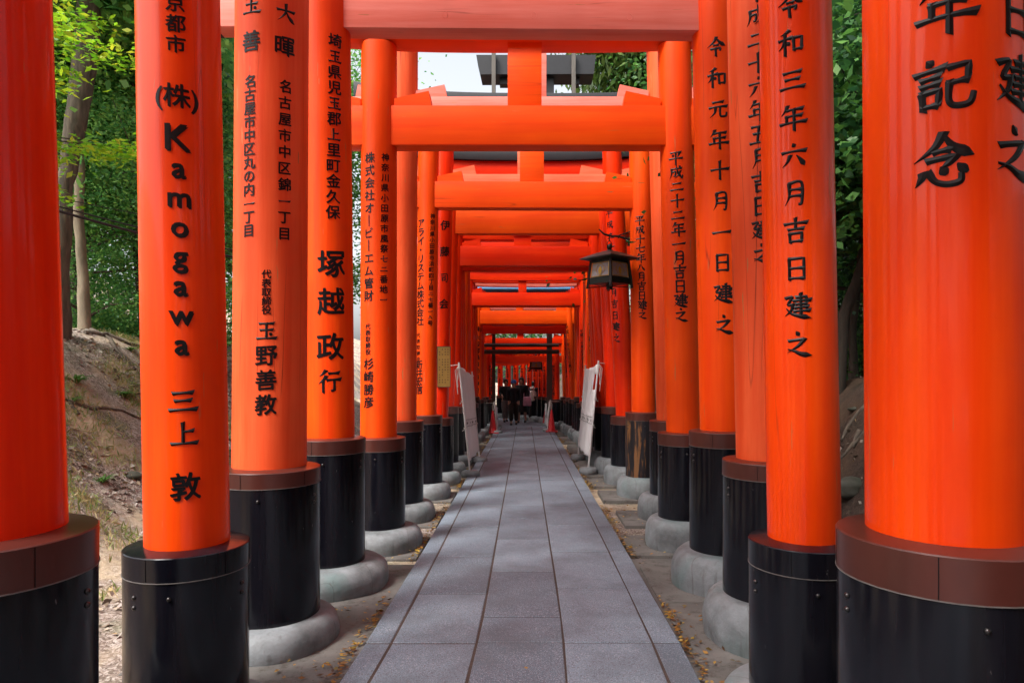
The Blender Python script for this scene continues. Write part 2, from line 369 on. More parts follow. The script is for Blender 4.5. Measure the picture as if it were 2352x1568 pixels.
class Pillar:
    """a slightly tapering, slightly leaning round pillar of a gate"""
    def __init__(s, xb, zb, xt, zt, y, rb, rt): s.__dict__.update(xb=xb, zb=zb, xt=xt, zt=zt, y=y, rb=rb, rt=rt)
    def at(s, z):
        t = (z - s.zb) / (s.zt - s.zb); return s.xb + (s.xt - s.xb) * t, s.rb + (s.rt - s.rb) * t
    def hit(s, u, v):            # photographed point -> angle on the pillar, height, surface distance
        k = (u - 1214) / 1568
        z = zp(v, s.y - s.rb)
        for _ in range(3):
            xc, r = s.at(z)
            A = k * k + 1; B = -2 * (k * xc + s.y); C = xc * xc + s.y * s.y - r * r
            D = max(B * B - 4 * A * C, 0); Y = (-B - math.sqrt(D)) / (2 * A); z = zp(v, Y)
        return math.atan2(k * Y - xc, -(Y - s.y)), z, Y          # angle 0 faces the camera side
def lettering(pil, cols, gate, parent, name='inscription', depth=.003):
    """cols: list of (text, u0, u1, v0, v1, size_px)"""
    for col in cols:
        text, u0, u1, v0, v1, px = col[:6]
        chars = []; i = 0
        while i < len(text):
            if text[i] == '㈱' or text[i] != '(':
                chars.append(text[i]); i += 1
            else:
                j = text.index(')', i); chars.append(text[i:j + 1]); i = j + 1
        n = len(chars); V, F = [], []
        for q, ch in enumerate(chars):
            if ch == ' ': continue
            t = q / (n - 1) if n > 1 else 0
            u, v = u0 + (u1 - u0) * t, v0 + (v1 - v0) * t
            phi, z, Y = pil.hit(u, v)
            size = px * Y / 1568
            g = brush_glyph(ch) if ch in ST and px > 9 else font_glyph(ch, .03 if len(ch) == 1 and ord(ch) < 0x3000 else .022)
            size_ = size * (1.0 if ch in ST and px > 9 else 1.08)
            if ch == 'ー': g = font_glyph('｜', .03)
            bm = bmesh.new(); vs = [bm.verts.new((a * size_, b * size_, h)) for a, b, h in g[0]]
            for f in g[1]:
                try: bm.faces.new([vs[k] for k in f])
                except ValueError: pass
            st = pil.rb * .11
            xs = [a.co.x for a in vs]; x = math.ceil(min(xs) / st) * st
            if ch not in ST:
                while x < max(xs):
                    bmesh.ops.bisect_plane(bm, geom=bm.verts[:] + bm.edges[:] + bm.faces[:], plane_co=(x, 0, 0), plane_no=(1, 0, 0)); x += st
            bm.verts.index_update(); b0 = len(V)
            for a in bm.verts:
                zz = z + a.co.y; xc, r = pil.at(zz); an = phi + a.co.x / r
                rr = r + .0008 + depth * max(a.co.z, 0)
                V.append((xc + rr * math.sin(an) - gate[0], pil.y - rr * math.cos(an) - gate[1], zz - gate[2]))
            F += [tuple(k.index + b0 for k in f.verts) for f in bm.faces]
            bm.free()
        me = bpy.data.meshes.new(name); me.from_pydata(V, [], F); me.update()
        obj(name, me, M['ink'], parent, 30)

# ------------------------------------------------------------------ torii gates
def tangent_x(u, y, r, side):    # centre of a pillar whose outline (left: +1, right: -1) is seen at u
    k = (u - 1214) / 1568; return k * y + side * r * math.sqrt(1 + k * k)
def bolt(z, ang, rs, parent, c, n=1):
    for k in range(n):
        bm = bmesh.new(); sphere(bm, (c[0] + rs * math.sin(ang), c[1] - rs * math.cos(ang), z - k * .045), .0105)
        obj('bolt', bm, M['bolt'], parent, 180)
def torii(g):
    Y = g['Y']; z0 = gz(Y); label = g['label']
    T = thing('torii_gate', label, 'torii gate', (0, Y, z0), 'torii gates in a row over the path')
    O = (0, Y, z0); detail = Y < 12
    pm = M[g.get('paint', 'satin')]; bmat = M[g.get('beam', 'beam')]; top = g['top']
    seg = 64 if Y < 6 else 32 if Y < 14 else 18
    P = []
    for sd in ('L', 'R'):
        q = g[sd]; r = q['r']; yy = Y + q.get('dy', 0)
        side = -1 if sd == 'L' else 1
        if 'X' in q: xb = xt = q['X']; zb, zt = 1, 4
        else:
            (ub, vb), (ut, vt) = q['b'], q['t']
            xb = tangent_x(ub, yy, r, side); xt = tangent_x(ut, yy, r * .97, side)
            zb, zt = zp(vb, yy), zp(vt, yy)
        xt2 = xb + (xt - xb) * (top - zb) / (zt - zb); zbase = z0 + .25
        xb2 = xb + (xt - xb) * (zbase - zb) / (zt - zb)
        p = Pillar(xb2, zbase, xt2, top, yy, r, r * .97); P.append(p)
        bm = bmesh.new(); prof = []
        nz = 10 if detail else 2
        rings = []
        for i in range(nz + 1):
            z = zbase + (top - zbase) * i / nz; xc, rr = p.at(z)
            rings.append([bm.verts.new((xc + rr * math.cos(2 * math.pi * k / seg), yy - Y + rr * math.sin(2 * math.pi * k / seg), z - z0)) for k in range(seg)])
        for a, b in zip(rings, rings[1:]):
            for k in range(seg): bm.faces.new((a[k], a[(k + 1) % seg], b[(k + 1) % seg], b[k]))
        po = obj('pillar', bm, pm if not q.get('paint') else M[q['paint']], T, 60)
        if q.get('plabel'): po['label'] = q['plabel']
        # sleeve, ring, footing
        ct, cb = q.get('cap', (z0 + g.get('ch', 1.1), z0 + g.get('ch', 1.1) - .12))
        xc, _ = p.at(ct); rs = r + g.get('sl', .082)
        fh = q.get('fh', .165 if sd == 'L' else .255); fz = q.get('fz', -.02 if sd == 'L' else 0); stz = z0 + fh
        bm = bmesh.new(); lathe(bm, [(rs, stz - .06 - z0), (rs, cb - z0 - .0005)], seg, xc, yy - Y)
        so = obj('base_sleeve', bm, M[q.get('sleeve', 'black')], T, 50)
        ringm = M['black'] if g.get('blackcap') else M['brown']
        bm = bmesh.new(); lathe(bm, [(rs + .003, cb - z0), (rs + .004, ct - z0 - .004), (rs, ct - z0), (r - .01, ct - z0 + .012)], 28 if seg > 28 else seg, xc, yy - Y, True)
        obj('collar', bm, ringm, so, 25)
        if Y < 6:
            for k in range(5):
                an = .35 + k * 1.257 + (sd == 'L') * .4; ca, sa = math.cos(an), math.sin(an)
                bm = bmesh.new(); vs = box(bm, 0, .0012, -.0011, .0011, cb - z0 + .003, ct - z0 - .006)
                for v in bm.verts: x_, y_ = v.co.x + rs + .0035, v.co.y; v.co.x = xc + x_ * ca - y_ * sa; v.co.y = yy - Y + x_ * sa + y_ * ca
                obj('collar_seam', bm, M['ink'], so)
        if detail:
            bm = bmesh.new(); lathe(bm, [(rs + .0045, cb - z0 - .002), (rs + .0045, cb - z0 + .0015)], seg, xc, yy - Y); obj('seam_highlight', bm, M['seam_glint'], so, 40)  # thin pale ring painted in as the highlight of the collar seam
            fr = math.atan2(-xc, yy)        # towards the path
            for a, n in ((fr * .4, 1), (fr + (1.0 if sd == 'L' else -1.0), 2), (fr - (.9 if sd == 'L' else -.9), 2)):
                bolt(cb - z0 - .07, a, rs, so, (xc, yy - Y), n)
        rf = rs + q.get('foot', g.get('foot', .13))
        if detail or q.get('footvis', True):
            hgt = .30; prof = []
            for i in range(11):
                a = math.pi * i / 10 - math.pi * .42
                if a > math.pi / 2 + .0: break
                prof.append((rs + (rf - rs) * (.28 + .72 * math.cos(a)) if a > 0 else rf - .02 * (-a), (hgt * .52 + hgt * .48 * math.sin(a)) if a > 0 else hgt * .52 * (1 + a / (math.pi * .42))))
            ft = rf - rs; prof = [(rf - .02, -.09), (rf - .006, fz)] + [(rs + ft * (.30 + .70 * math.cos(a_)), fz + (fh - fz) * (.30 + .70 * math.sin(a_))) for a_ in [k_ * .196 for k_ in range(9)]] + [(rs + ft * .08, fh + .004), (rs - .03, fh + .004)]
            bm = bmesh.new(); lathe(bm, prof, seg, xc, yy - Y)
            rn = random.Random(int(Y * 100) + len(sd + 'x') + (sd == 'L') * 7)
            for v in bm.verts:
                a = math.atan2(v.co.y, v.co.x - xc); k = 1 + .03 * math.sin(2 * a + Y) + .012 * math.sin(5 * a + Y * 3) + .008 * math.sin(9 * a + v.co.z * 30)
                v.co.x = xc + (v.co.x - xc) * k; v.co.y *= k
            obj('footing', bm, M['stone'], T, 70)
            px = .17 + rn.random() * .1
            bm = bmesh.new()
            inner = xc + (rf + px if sd == 'L' else -rf - px); outer = xc - (rf + .25 if sd == 'L' else -rf - .25)
            lim = drift(Y) + (-1.03 if sd == 'L' else .98)
            if sd == 'L': inner = min(inner, lim)
            else: inner = max(inner, lim)
            dz = -.02 + min(fz, 0) * .8 - rn.random() * .012
            box(bm, min(inner, outer), max(inner, outer), yy - Y - rf - .03, yy - Y + rf + rn.random() * .06, dz - .09, dz, .008)
            obj('foundation_pad', bm, M['pad'], T, 40)
        if 'text' in q: lettering(p, q['text'], O, po, depth=.004 if Y < 4 else .003)
    # beams
    lx, _ = P[0].at(top); rx, _ = P[1].at(top); th = g.get('th', .1)
    ov = g.get('ov', .78)
    def zz(a, x): return a - z0 + g.get('tilt', 0) * (x - (lx + rx) / 2)
    def beam(name, x0, x1, za, zb, t, mat, bev=.003, parent=T, up=0):
        bm = bmesh.new(); vs = box(bm, x0, x1, -t, t, za - z0, zb - z0, bev)
        if up:
            for k in range(1, 16): bmesh.ops.bisect_plane(bm, geom=bm.verts[:] + bm.edges[:] + bm.faces[:], plane_co=(x0 + (x1 - x0) * k / 16, 0, 0), plane_no=(1, 0, 0))
        for v in bm.verts:
            v.co.z += g.get('tilt', 0) * (v.co.x - (lx + rx) / 2)
            if up: v.co.z += up * abs((v.co.x - (lx + rx) / 2) / ((x1 - x0) / 2)) ** 3
        return obj(name, bm, mat, parent, 40)
    nb, nt_ = g['nuki']
    nk = beam('tie_beam', lx - ov, rx + ov, nb, nt_, th, bmat)
    for sgn, xe in ((-1, lx - ov), (1, rx + ov)):
        bm = bmesh.new(); box(bm, min(xe, xe + sgn * .05), max(xe, xe + sgn * .05), -th - .003, th + .003, nb - z0 - .003 + g.get('tilt', 0) * (xe - (lx + rx) / 2), nt_ - z0 + .003 + g.get('tilt', 0) * (xe - (lx + rx) / 2), .003)
        obj('end_cap', bm, M['kasagi'], nk)
    for uu in g.get('plugs', ()):
        yf = Y - th - .0015; xq = xp(uu, yf); zq = zp(34 + (uu - 1022) * .012, yf) - z0; rq = .027
        bm = bmesh.new(); tube(bm, [(xq + rq * math.sin(k * .6) * .8, -th - .001, zq + rq * math.cos(k * .6)) for k in range(10)], .0022, 5)
        obj('peg_plug', bm, bmat, nk, 60)
    for xx, rr, ds in ((lx, P[0].rt, 1), (rx, P[1].rt, -1), (lx, P[0].rt, -1), (rx, P[1].rt, 1)):
        a = xx + ds * (rr - .01); wl = .34 * g.get('ws', 1); h1, h2 = .075, .15
        zt = zz(nt_, a)
        bm = bmesh.new(); prism(bm, [(a, zt + .001), (a + ds * (wl + .03), zt + .001), (a + ds * wl, zt + h2), (a, zt + h1)], -th * .85, th * .85)
        obj('wedge', bm, bmat, T)
    cx = (lx + rx) / 2 + g.get('sx', 0)
    bm = bmesh.new(); sw = g.get('sw', .17); box(bm, cx - sw, cx + sw, -th * .8, th * .8, nt_ - z0 - .005, top - z0 + .005, .005); obj('strut', bm, bmat, T, 40)
    s0, s1 = top, top + g.get('sh', .3)
    sh = beam('lintel', lx - ov - .12, rx + ov + .12, s0, s1, th * 1.35, M[g.get('lint', 'beam')], .003, up=.10)
    ka = beam('top_rail', lx - ov - .25, rx + ov + .25, s1 + .002, s1 + g.get('kh', .2), th * 1.9, M['kasagi'], .012, up=.16)
    return T

ORD = 'first second third fourth fifth sixth seventh eighth ninth tenth eleventh twelfth thirteenth fourteenth fifteenth sixteenth seventeenth eighteenth nineteenth twentieth'.split()
def Z(v, Y): return zp(v, Y)
G = [
 dict(Y=2.23, label='nearest torii gate, thick glossy pillars, right one with huge brushed black characters', top=4.9, nuki=(4.05, 4.35), paint='new', sl=.086,
      L=dict(r=.235, paint='red', b=(160, 1230), t=(120, 0), cap=(1.116, .985)),  # deeper red puts the shade of this inward-facing pillar into its paint
      R=dict(r=.235, b=(1985, 1230), t=(1982, 0), cap=(1.116, .985), text=[('年記念', 2174, 2166, 15, 372, 128), ('日建之', 2338, 2332, 30, 352, 128)])),
 dict(Y=3.3, label='second torii gate, black collars, left pillar lettered with a spaced vertical Latin name', top=5.05, nuki=(4.15, 4.45), paint='new', blackcap=True, sl=.086,
      L=dict(r=.189, b=(530, 1270), t=(505, 0), fh=.03, fz=-.05, cap=(.81, .70),
             text=[('京都市', 402, 404, 8, 103, 40), ('(株)', 406, 406, 228, 228, 54), ('K', 409, 409, 325, 325, 80), ('amogawa', 411, 418, 392, 797, 64), ('三', 420, 420, 922, 922, 66), ('上', 423, 423, 996, 996, 60), ('敦', 426, 426, 1118, 1118, 62)]),
      R=dict(r=.168, b=(1762, 1240), t=(1743, 0), fh=.12, fz=-.03, cap=(.83, .71), text=[('令和三年六月吉日建之', 1815, 1834, 12, 790, 60)])),
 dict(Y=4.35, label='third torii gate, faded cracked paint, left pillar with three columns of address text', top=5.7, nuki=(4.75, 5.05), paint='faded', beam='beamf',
      L=dict(r=.226, b=(705, 1090), t=(709, 0), fh=.13, fz=-.05, cap=(1.03, .935),
             text=[('玉善', 577, 576, 12, 96, 46), ('名古屋市中区丸の内一丁目', 574, 571, 188, 530, 29), ('大暉', 657, 655, 32, 108, 46), ('名古屋市中区錦一丁目', 655, 653, 200, 537, 29), ('代表取締役', 612, 612, 630, 712, 20), ('玉野善教', 612, 610, 760, 930, 46)]),
      R=dict(r=.21, b=(1690, 1060), t=(1670, 0), cap=(1.075, .975), text=[('平成二十六年五月吉日建之', 1738, 1752, -20, 583, 50)])),
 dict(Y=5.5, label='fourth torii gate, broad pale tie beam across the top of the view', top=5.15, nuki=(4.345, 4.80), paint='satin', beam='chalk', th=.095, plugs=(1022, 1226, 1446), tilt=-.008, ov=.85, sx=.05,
      L=dict(r=.2, b=(815, 1000), t=(805, 60), foot=.2, cap=(1.10, .99), text=[('埼玉県児玉郡上里町金久保', 770, 765, 95, 488, 31), ('塚', 762, 762, 607, 607, 62), ('越', 761, 761, 693, 693, 60), ('政', 759, 759, 797, 797, 60), ('行', 757, 757, 876, 876, 54)]),
      R=dict(r=.19, b=(1607, 990), t=(1588, 0), foot=.16, cap=(1.155, 1.04), text=[('令和元年十月一日建之', 1645, 1664, 108, 745, 46)])),
 dict(Y=6.8, label='fifth torii gate, clean orange tie beam with square central strut and two wedges', top=4.86, nuki=(Z(333, 6.7), Z(243, 6.7)), paint='satin', th=.105, sx=-.02, sw=.167, sh=.33,
      L=dict(r=.18, b=(912, 1000), t=(912, 100), foot=.16, cap=(.975, .855), text=[('株式会社オービーエム管財', 849, 846, 363, 680, 24), ('代表取締役', 845, 845, 750, 808, 13), ('杉崎勝彦', 846, 846, 836, 924, 25), ('神奈川県小田原市風祭七二番地一', 885, 881, 362, 688, 18)]),
      R=dict(r=.168, b=(1530, 990), t=(1510, 100), cap=(1.02, .905), text=[('平成二十二年一月吉日建之', 1552, 1565, 363, 723, 33)])),
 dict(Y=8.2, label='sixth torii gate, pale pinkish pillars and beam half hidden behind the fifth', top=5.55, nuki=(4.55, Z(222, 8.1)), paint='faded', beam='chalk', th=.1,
      L=dict(r=.19, b=(957, 950), t=(960, 130)), R=dict(r=.19, b=(1507, 940), t=(1485, 130)), ch=1.13),
 dict(Y=9.75, label='seventh torii gate, bronze lantern bracket on its right pillar', top=4.95, nuki=(Z(477, 9.65), Z(417, 9.65)), paint='satin', th=.1, sx=-.04, tilt=-.004, sh=.3, kh=.27+0,
      L=dict(r=.15, b=(1003, 940), t=(1008, 345), cap=(Z(957, 9.4), Z(976, 9.4)),
             text=[('アライ・リステム株式会社', 967, 964, 513, 738, 20), ('代表取締役', 961, 961, 770, 825, 10), ('新井宏信', 962, 962, 838, 895, 20), ('神奈川県小田原市浜町四丁目二七番一八号', 994, 988, 497, 742, 12)]),
      R=dict(r=.17, b=(1450, 940), t=(1445, 345), cap=(Z(950, 9.4), Z(968, 9.4)), sleeve='worn', text=[('平成十七年八月吉日建之', 1469, 1476, 506, 722, 22)])),
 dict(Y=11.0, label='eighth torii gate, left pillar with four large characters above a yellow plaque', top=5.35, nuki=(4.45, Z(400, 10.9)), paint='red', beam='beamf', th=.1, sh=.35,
      L=dict(r=.15, b=(1030, 950), t=(1042, 370), cap=(Z(962, 10.7), Z(979, 10.7)), text=[('伊藤司会', 1023, 1020, 518, 698, 22)]),
      R=dict(r=.16, b=(1414, 950), t=(1384, 370), cap=(Z(958, 10.7), Z(977, 10.7)), text=[('平成二十二年八月吉日建之', 1398, 1416, 490, 776, 20)])),
 dict(Y=12.2, label='ninth torii gate, bright orange tie beam under a deep red lintel', top=Z(420, 12.1), nuki=(Z(536, 12.1), Z(482, 12.1)), paint='red', lint='redb', th=.1, sh=Z(372, 12.1) - Z(420, 12.1), kh=.2,
      L=dict(r=.14, b=(1043, 935), t=(1052, 560)), R=dict(r=.15, b=(1391, 930), t=(1370, 500)), ch=1.15),
 dict(Y=13.4, label='tenth torii gate, plain red tie beam just above the near lantern', top=4.3, nuki=(Z(610, 13.3), Z(565, 13.3)), beam='redb', paint='red', th=.1, sx=-.05, sh=.3,
      L=dict(r=.14, b=(1058, 930), t=(1063, 590)), R=dict(r=.14, b=(1374, 930), t=(1352, 590)), ch=1.1),
]
far = [  # Y, left (bottom, top), right (bottom, top), nuki rows, lintel bottom row
 (14.8, 1070, 1069, 1361, 1349, (590, 556), 535), (16.0, 1077, 1075, 1350, 1345, (590, 559), 541), (17.3, 1084, 1080, 1340, 1339, (619, 600), 585),
 (18.6, 1092, 1087, 1330, 1330, (701, 672), 644), (19.7, 1098, 1097, 1320, 1318, (690, 680), 658), (20.9, 1107, 1106, 1312, 1293, (743, 713), 690),
 (22.1, 1113, 1111, 1300, 1291, (766, 748), 712), (23.3, 1118, 1115, 1293, 1284, (788, 776), 766)]
for i, (Y, lb, lt, rb, rt, nk, lv) in enumerate(far):
    d = dict(Y=Y, label='%s torii gate down the path, %s' % (ORD[10 + i], ['narrow and deep red', 'with a cream strip of tie beam showing', 'a brown-orange frame', 'with a dark red tie beam', 'lintel catching pale light', 'with many characters on its left pillar', 'red, just before the timber props', 'behind the timber props'][i]),
             top=Z(lv, Y - .1), nuki=(Z(nk[0], Y - .1), Z(nk[1], Y - .1)), paint=['red', 'satin', 'faded', 'red', 'satin', 'satin', 'red', 'new'][i], beam=['redb', 'redb', 'beamf', 'redb', 'redb', 'beam', 'redb', 'redb'][i], lint=['beam', 'beam', 'beamf', 'redb', 'chalk', 'beam', 'chalk', 'beam'][i], th=.09, sh=.26, kh=.14, ch=1.0 + R.random() * .15, sw=.11, foot=.12,  # pale lintels have the light on them painted into their colour
             L=dict(r=.125, b=(lb, 930), t=(lt, 650)), R=dict(r=.125, b=(rb, 930), t=(rt, 650)), sx=-.1, ws=.7)
    if i == 1: d['R']['text'] = [('平成二十年八月吉日再々建', 1352, 1359, 640, 808, 12)]
    if i == 3: d['R']['text'] = [('平成二十年五月吉日建之', 1335, 1341, 760, 850, 8)]
    if i == 5: d['L']['text'] = [('(株)', 1097, 1097, 757, 757, 12), ('大阪都島自動車練習所', 1097, 1094, 775, 912, 12)]; d['R']['text'] = [('平成三十年五月吉日建之', 1302, 1309, 752, 850, 9)]
    if i == 6: d['R']['text'] = [('平成二十年六月吉日建之', 1296, 1303, 760, 862, 9)]
    G.append(d)
more = []
for a, b in zip(G[9:], G[10:]):
    d = dict(b)
    d['Y'] = (a['Y'] + b['Y']) / 2 - .03; d['top'] = a['top']; d['nuki'] = a['nuki']; d['paint'] = R.choice(['red', 'satin', 'red'])
    d['beam'] = 'redb'; d['lint'] = 'redb'; d['sx'] = a.get('sx', 0); d['ch'] = .98 + R.random() * .2; d['sh'] = .24; d['kh'] = .14
    for sd in 'LR': d[sd] = dict(r=.12, b=((a[sd]['b'][0] + b[sd]['b'][0]) / 2, 930), t=((a[sd]['t'][0] + b[sd]['t'][0]) / 2, 640))
    d['label'] = 'narrow red torii gate squeezed between the %s and %s gates of the row' % (ORD[9 + len(more)], ORD[10 + len(more)])
    more.append(d)
G += more[::2]
for k, yb0 in enumerate((.95, -.5, -1.9)):  # out-of-frame gates, added to shade the near path
    G.append(dict(Y=yb0, label='torii gate behind the photographer, ' + ('beside the camera', 'one step back', 'two steps back')[k], top=4.6, nuki=(3.9, 4.2), paint='new',
      L=dict(r=.2, X=-1.82), R=dict(r=.2, X=1.78)))
for g in G: torii(g)

# the gates past the bend: smaller, close together, turning left
def small_gate():
    T = thing('torii_gate', 'x', 'torii gate', (0, 0, 0), 'torii gates past the bend of the path')
    T2 = T
    for sx in (-1.22, 1.22):
        bm = bmesh.new(); lathe(bm, [(.125, .2), (.12, 2.75)], 18, sx, 0); obj('pillar', bm, M['red'] if sx < 0 else M['red'], T, 60)
        bm = bmesh.new(); lathe(bm, [(.18, .1), (.18, .93)], 18, sx, 0); so = obj('base_sleeve', bm, M['black'], T, 50)
        bm = bmesh.new(); lathe(bm, [(.184, .93), (.184, 1.04), (.11, 1.05)], 18, sx, 0); obj('collar', bm, M['brown'], so, 30)
        bm = bmesh.new(); lathe(bm, [(.28, -.05), (.30, .08), (.27, .2), (.18, .25)], 18, sx, 0); obj('footing', bm, M['stone'], T, 60)
    bm = bmesh.new(); box(bm, -1.75, 1.75, -.08, .08, 2.36, 2.58, .004); obj('tie_beam', bm, M['redb'], T)
    bm = bmesh.new(); box(bm, -1.95, 1.95, -.11, .11, 2.75, 2.98, .004); obj('lintel', bm, M['redb'], T)
    bm = bmesh.new(); box(bm, -2.05, 2.05, -.15, .15, 2.982, 3.1, .006); obj('top_rail', bm, M['kasagi'], T)
    bm = bmesh.new(); box(bm, -.1, .1, -.07, .07, 2.58, 2.75); obj('strut', bm, M['beam'], T)
    pil = Pillar(1.22, .2, 1.22, 2.75, 0, .125, .12)
    return T
def copy_tree(o, parent=None):
    c = o.copy(); COL.objects.link(c)
    if parent: c.parent = parent
    for ch in list(o.children): copy_tree(ch, c)
    return c
def far_text(T, seed):
    """a date column facing the photographer on each pillar of the small gate, local frame"""
    rn = random.Random(seed); txt = rn.choice(['平成二十年五月吉日建之', '平成七年六月吉日建之', '令和元年八月吉日建之', '平成十八年十月吉日建之'])
    for pil in [c for c in T.children if c.name.startswith('pillar')]:
        x0 = -1.22 if pil.data.vertices[0].co.x < 0 else 1.22
        phi = -.9 if x0 > 0 else .9
        V, F = [], []
        for q, ch in enumerate(txt):
            g = brush_glyph(ch); b = len(V); z = 2.18 - q * .105
            for a, bb, h in g[0]:
                an = phi + a * .11 / .125; rr = .128
                V.append((x0 + rr * math.sin(an), -rr * math.cos(an), z + bb * .11))
            F += [tuple(k + b for k in f) for f in g[1]]
        me = bpy.data.meshes.new('inscription'); me.from_pydata(V, [], F); obj('inscription', me, M['ink'], pil)
proto = small_gate(); Rb = 9.5; yb = 24.1
where = ['closest after the timber props', 'second past the props', 'third past the props', 'behind the walkers heads', 'fifth past the props', 'sixth past the props', 'seventh past the props', 'eighth past the props', 'ninth past the props', 'tenth past the props', 'eleventh past the props', 'twelfth past the props', 'thirteenth past the props', 'fourteenth past the props', 'fifteenth past the props', 'sixteenth past the props', 'seventeenth past the props', 'eighteenth past the props', 'nineteenth past the props', 'deepest one visible round the bend']
for i in range(len(where)):
    a = i * .060; T = proto if i == 0 else copy_tree(proto)
    cx = drift(yb) - .12
    T.location = (cx - Rb + Rb * math.cos(a), yb + Rb * math.sin(a), gz(yb + Rb * math.sin(a)) - .05 + R.uniform(-.03, .03)); T.rotation_euler = (0, 0, a)
    T['label'] = 'small torii gate on the bend, ' + where[i]
for T in [o for o in COL.objects if o.type == 'EMPTY' and str(o.get('label', '')).startswith('small torii')]:
    far_text(T, int(T.location.y * 100))

# ------------------------------------------------------------------ ground
def terrain():
    xs = np.concatenate([np.linspace(-90, -16, 16), np.linspace(-15, -2.4, 70), np.linspace(-2.2, 2.2, 12), np.linspace(2.4, 15, 60), np.linspace(16, 90, 14)])
    ys = np.concatenate([np.linspace(-60, -4, 12), np.linspace(-3, 30, 130), np.linspace(31, 140, 24)])
    rn = np.random.RandomState(3); ph = rn.rand(40) * 6.28; dr = rn.randn(40, 2)
    V = []
    for y in ys:
        for x in xs:
            base = gz(min(y, 60)) - .075
            # past the bend the path turns left, so the left bank starts further out
            wl = 3.4 + max(0, min(y - 20, 12)) * .7; 
            n = sum(math.sin(x * dr[k, 0] * 1.7 + y * dr[k, 1] * 1.7 + ph[k]) for k in range(14)) / 14
            n2 = sum(math.sin(x * dr[k, 0] * 5 + y * dr[k, 1] * 5 + ph[k]) for k in range(14, 34)) / 20
            if x < -wl:
                t = min((-x - wl) / 3.6, 1); up = 2.45 * (t * t * (3 - 2 * t)) + max(0, -x - wl - 3.6) * .06 + max(0, min(-x - 11, 40)) * .22
                base += up + (n * .35 + n2 * .10) * min(1, (-x - wl))
            elif x > 2.75:
                t = min((x - 2.75) / 2.0, 1); up = 1.75 * (t * t * (3 - 2 * t)) + max(0, x - 4.75) * .05 + max(0, min(x - 8, 40)) * .22
                base += up + (n * .3 + n2 * .12) * min(1, (x - 2.75))
            V.append((x, y, base))
    nx = len(xs); F = [(j * nx + i, j * nx + i + 1, (j + 1) * nx + i + 1, (j + 1) * nx + i) for j in range(len(ys) - 1) for i in range(nx - 1)]
    me = bpy.data.meshes.new('ground'); me.from_pydata(V, [], F); me.update()
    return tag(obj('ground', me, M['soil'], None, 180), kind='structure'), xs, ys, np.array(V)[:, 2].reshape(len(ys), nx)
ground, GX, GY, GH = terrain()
def gh(x, y):
    i = min(max(np.searchsorted(GX, x) - 1, 0), len(GX) - 2); j = min(max(np.searchsorted(GY, y) - 1, 0), len(GY) - 2)
    tx = (x - GX[i]) / (GX[i + 1] - GX[i]); ty = (y - GY[j]) / (GY[j + 1] - GY[j])
    return float((GH[j, i] * (1 - tx) + GH[j, i + 1] * tx) * (1 - ty) + (GH[j + 1, i] * (1 - tx) + GH[j + 1, i + 1] * tx) * ty)

# paved path: bedding sheet, then one granite slab per stone, all in one sheet of paving
def strip(name, x0, x1, y0, y1, dz, mat, step=.5):
    V, F = [], []; n = int((y1 - y0) / step) + 1
    for i in range(n + 1):
        y = y0 + (y1 - y0) * i / n
        for x in (x0, x1): V.append((x + drift(y), y, gz(y) + dz))
        if i: F.append((2 * i - 2, 2 * i - 1, 2 * i + 1, 2 * i))
    me = bpy.data.meshes.new(name); me.from_pydata(V, [], F); return tag(obj(name, me, mat), kind='structure')
strip('path_bedding', -.98, .935, -4, 24.4, -.0035, M['joint'])
strip('concrete_apron', -1.75, -.985, -4, 6.1, -.036, M['pad']); strip('concrete_apron', .94, 1.7, -4, 6.3, -.036, M['pad'])
CX = [-.986, -.829, -.307, .2255, .770, .937]
JV = [[1476, 1270], [1476, 1363, 1277, 1210, 1160], [1474, 1416, 1312, 1237, 1190, 1160], [1475, 1350, 1266, 1205, 1162], [1475, 1266]]
bm = bmesh.new(); rs_ = random.Random(5)
for ci in range(5):
    ysj = [-3.9, -2.8, -1.7, -.6, .5, 1.6, 2.85 + (0, .12, -.1, .2, 0)[ci]] + [yg(v) for v in JV[ci]]
    ln = 1.25 if ci in (0, 4) else 1.1
    while ysj[-1] < 24.4: ysj.append(min(ysj[-1] + ln * rs_.uniform(.85, 1.12), 24.6))
    for a, b in zip(ysj, ysj[1:]):
        g_ = .007; e = rs_.uniform(-.0015, .0015); jg = .007
        x0, x1 = CX[ci] + (jg if ci else 0), CX[ci + 1] - (jg if ci < 4 else 0)
        vs = box(bm, x0, x1, a + g_, b - g_, -.05, 0)
        for v in vs: v.co.z += gz(v.co.y) + e; v.co.x += drift(v.co.y) + (.008 * math.sin(v.co.y * 1.3) if 0 else 0)
bmesh.ops.bevel(bm, geom=[e for e in bm.edges if all(v.co.z > gz(v.co.y) - .02 for v in e.verts)], offset=.004, segments=1, affect='EDGES')
tag(obj('path', bm, M['granite']), kind='structure')
# path round the bend
V, F = [], []
for i in range(40):
    a = i * .035
    for rr in (Rb - 1.0, Rb + .95):
        V.append((drift(yb) - .12 - Rb + rr * math.cos(a), yb + rr * math.sin(a), gz(yb + rr * math.sin(a)) - .006))
    if i: F.append((2 * i - 2, 2 * i - 1, 2 * i + 1, 2 * i))
me = bpy.data.meshes.new('path_bend'); me.from_pydata(V, [], F); tag(obj('path_bend', me, M['granite']), kind='structure')

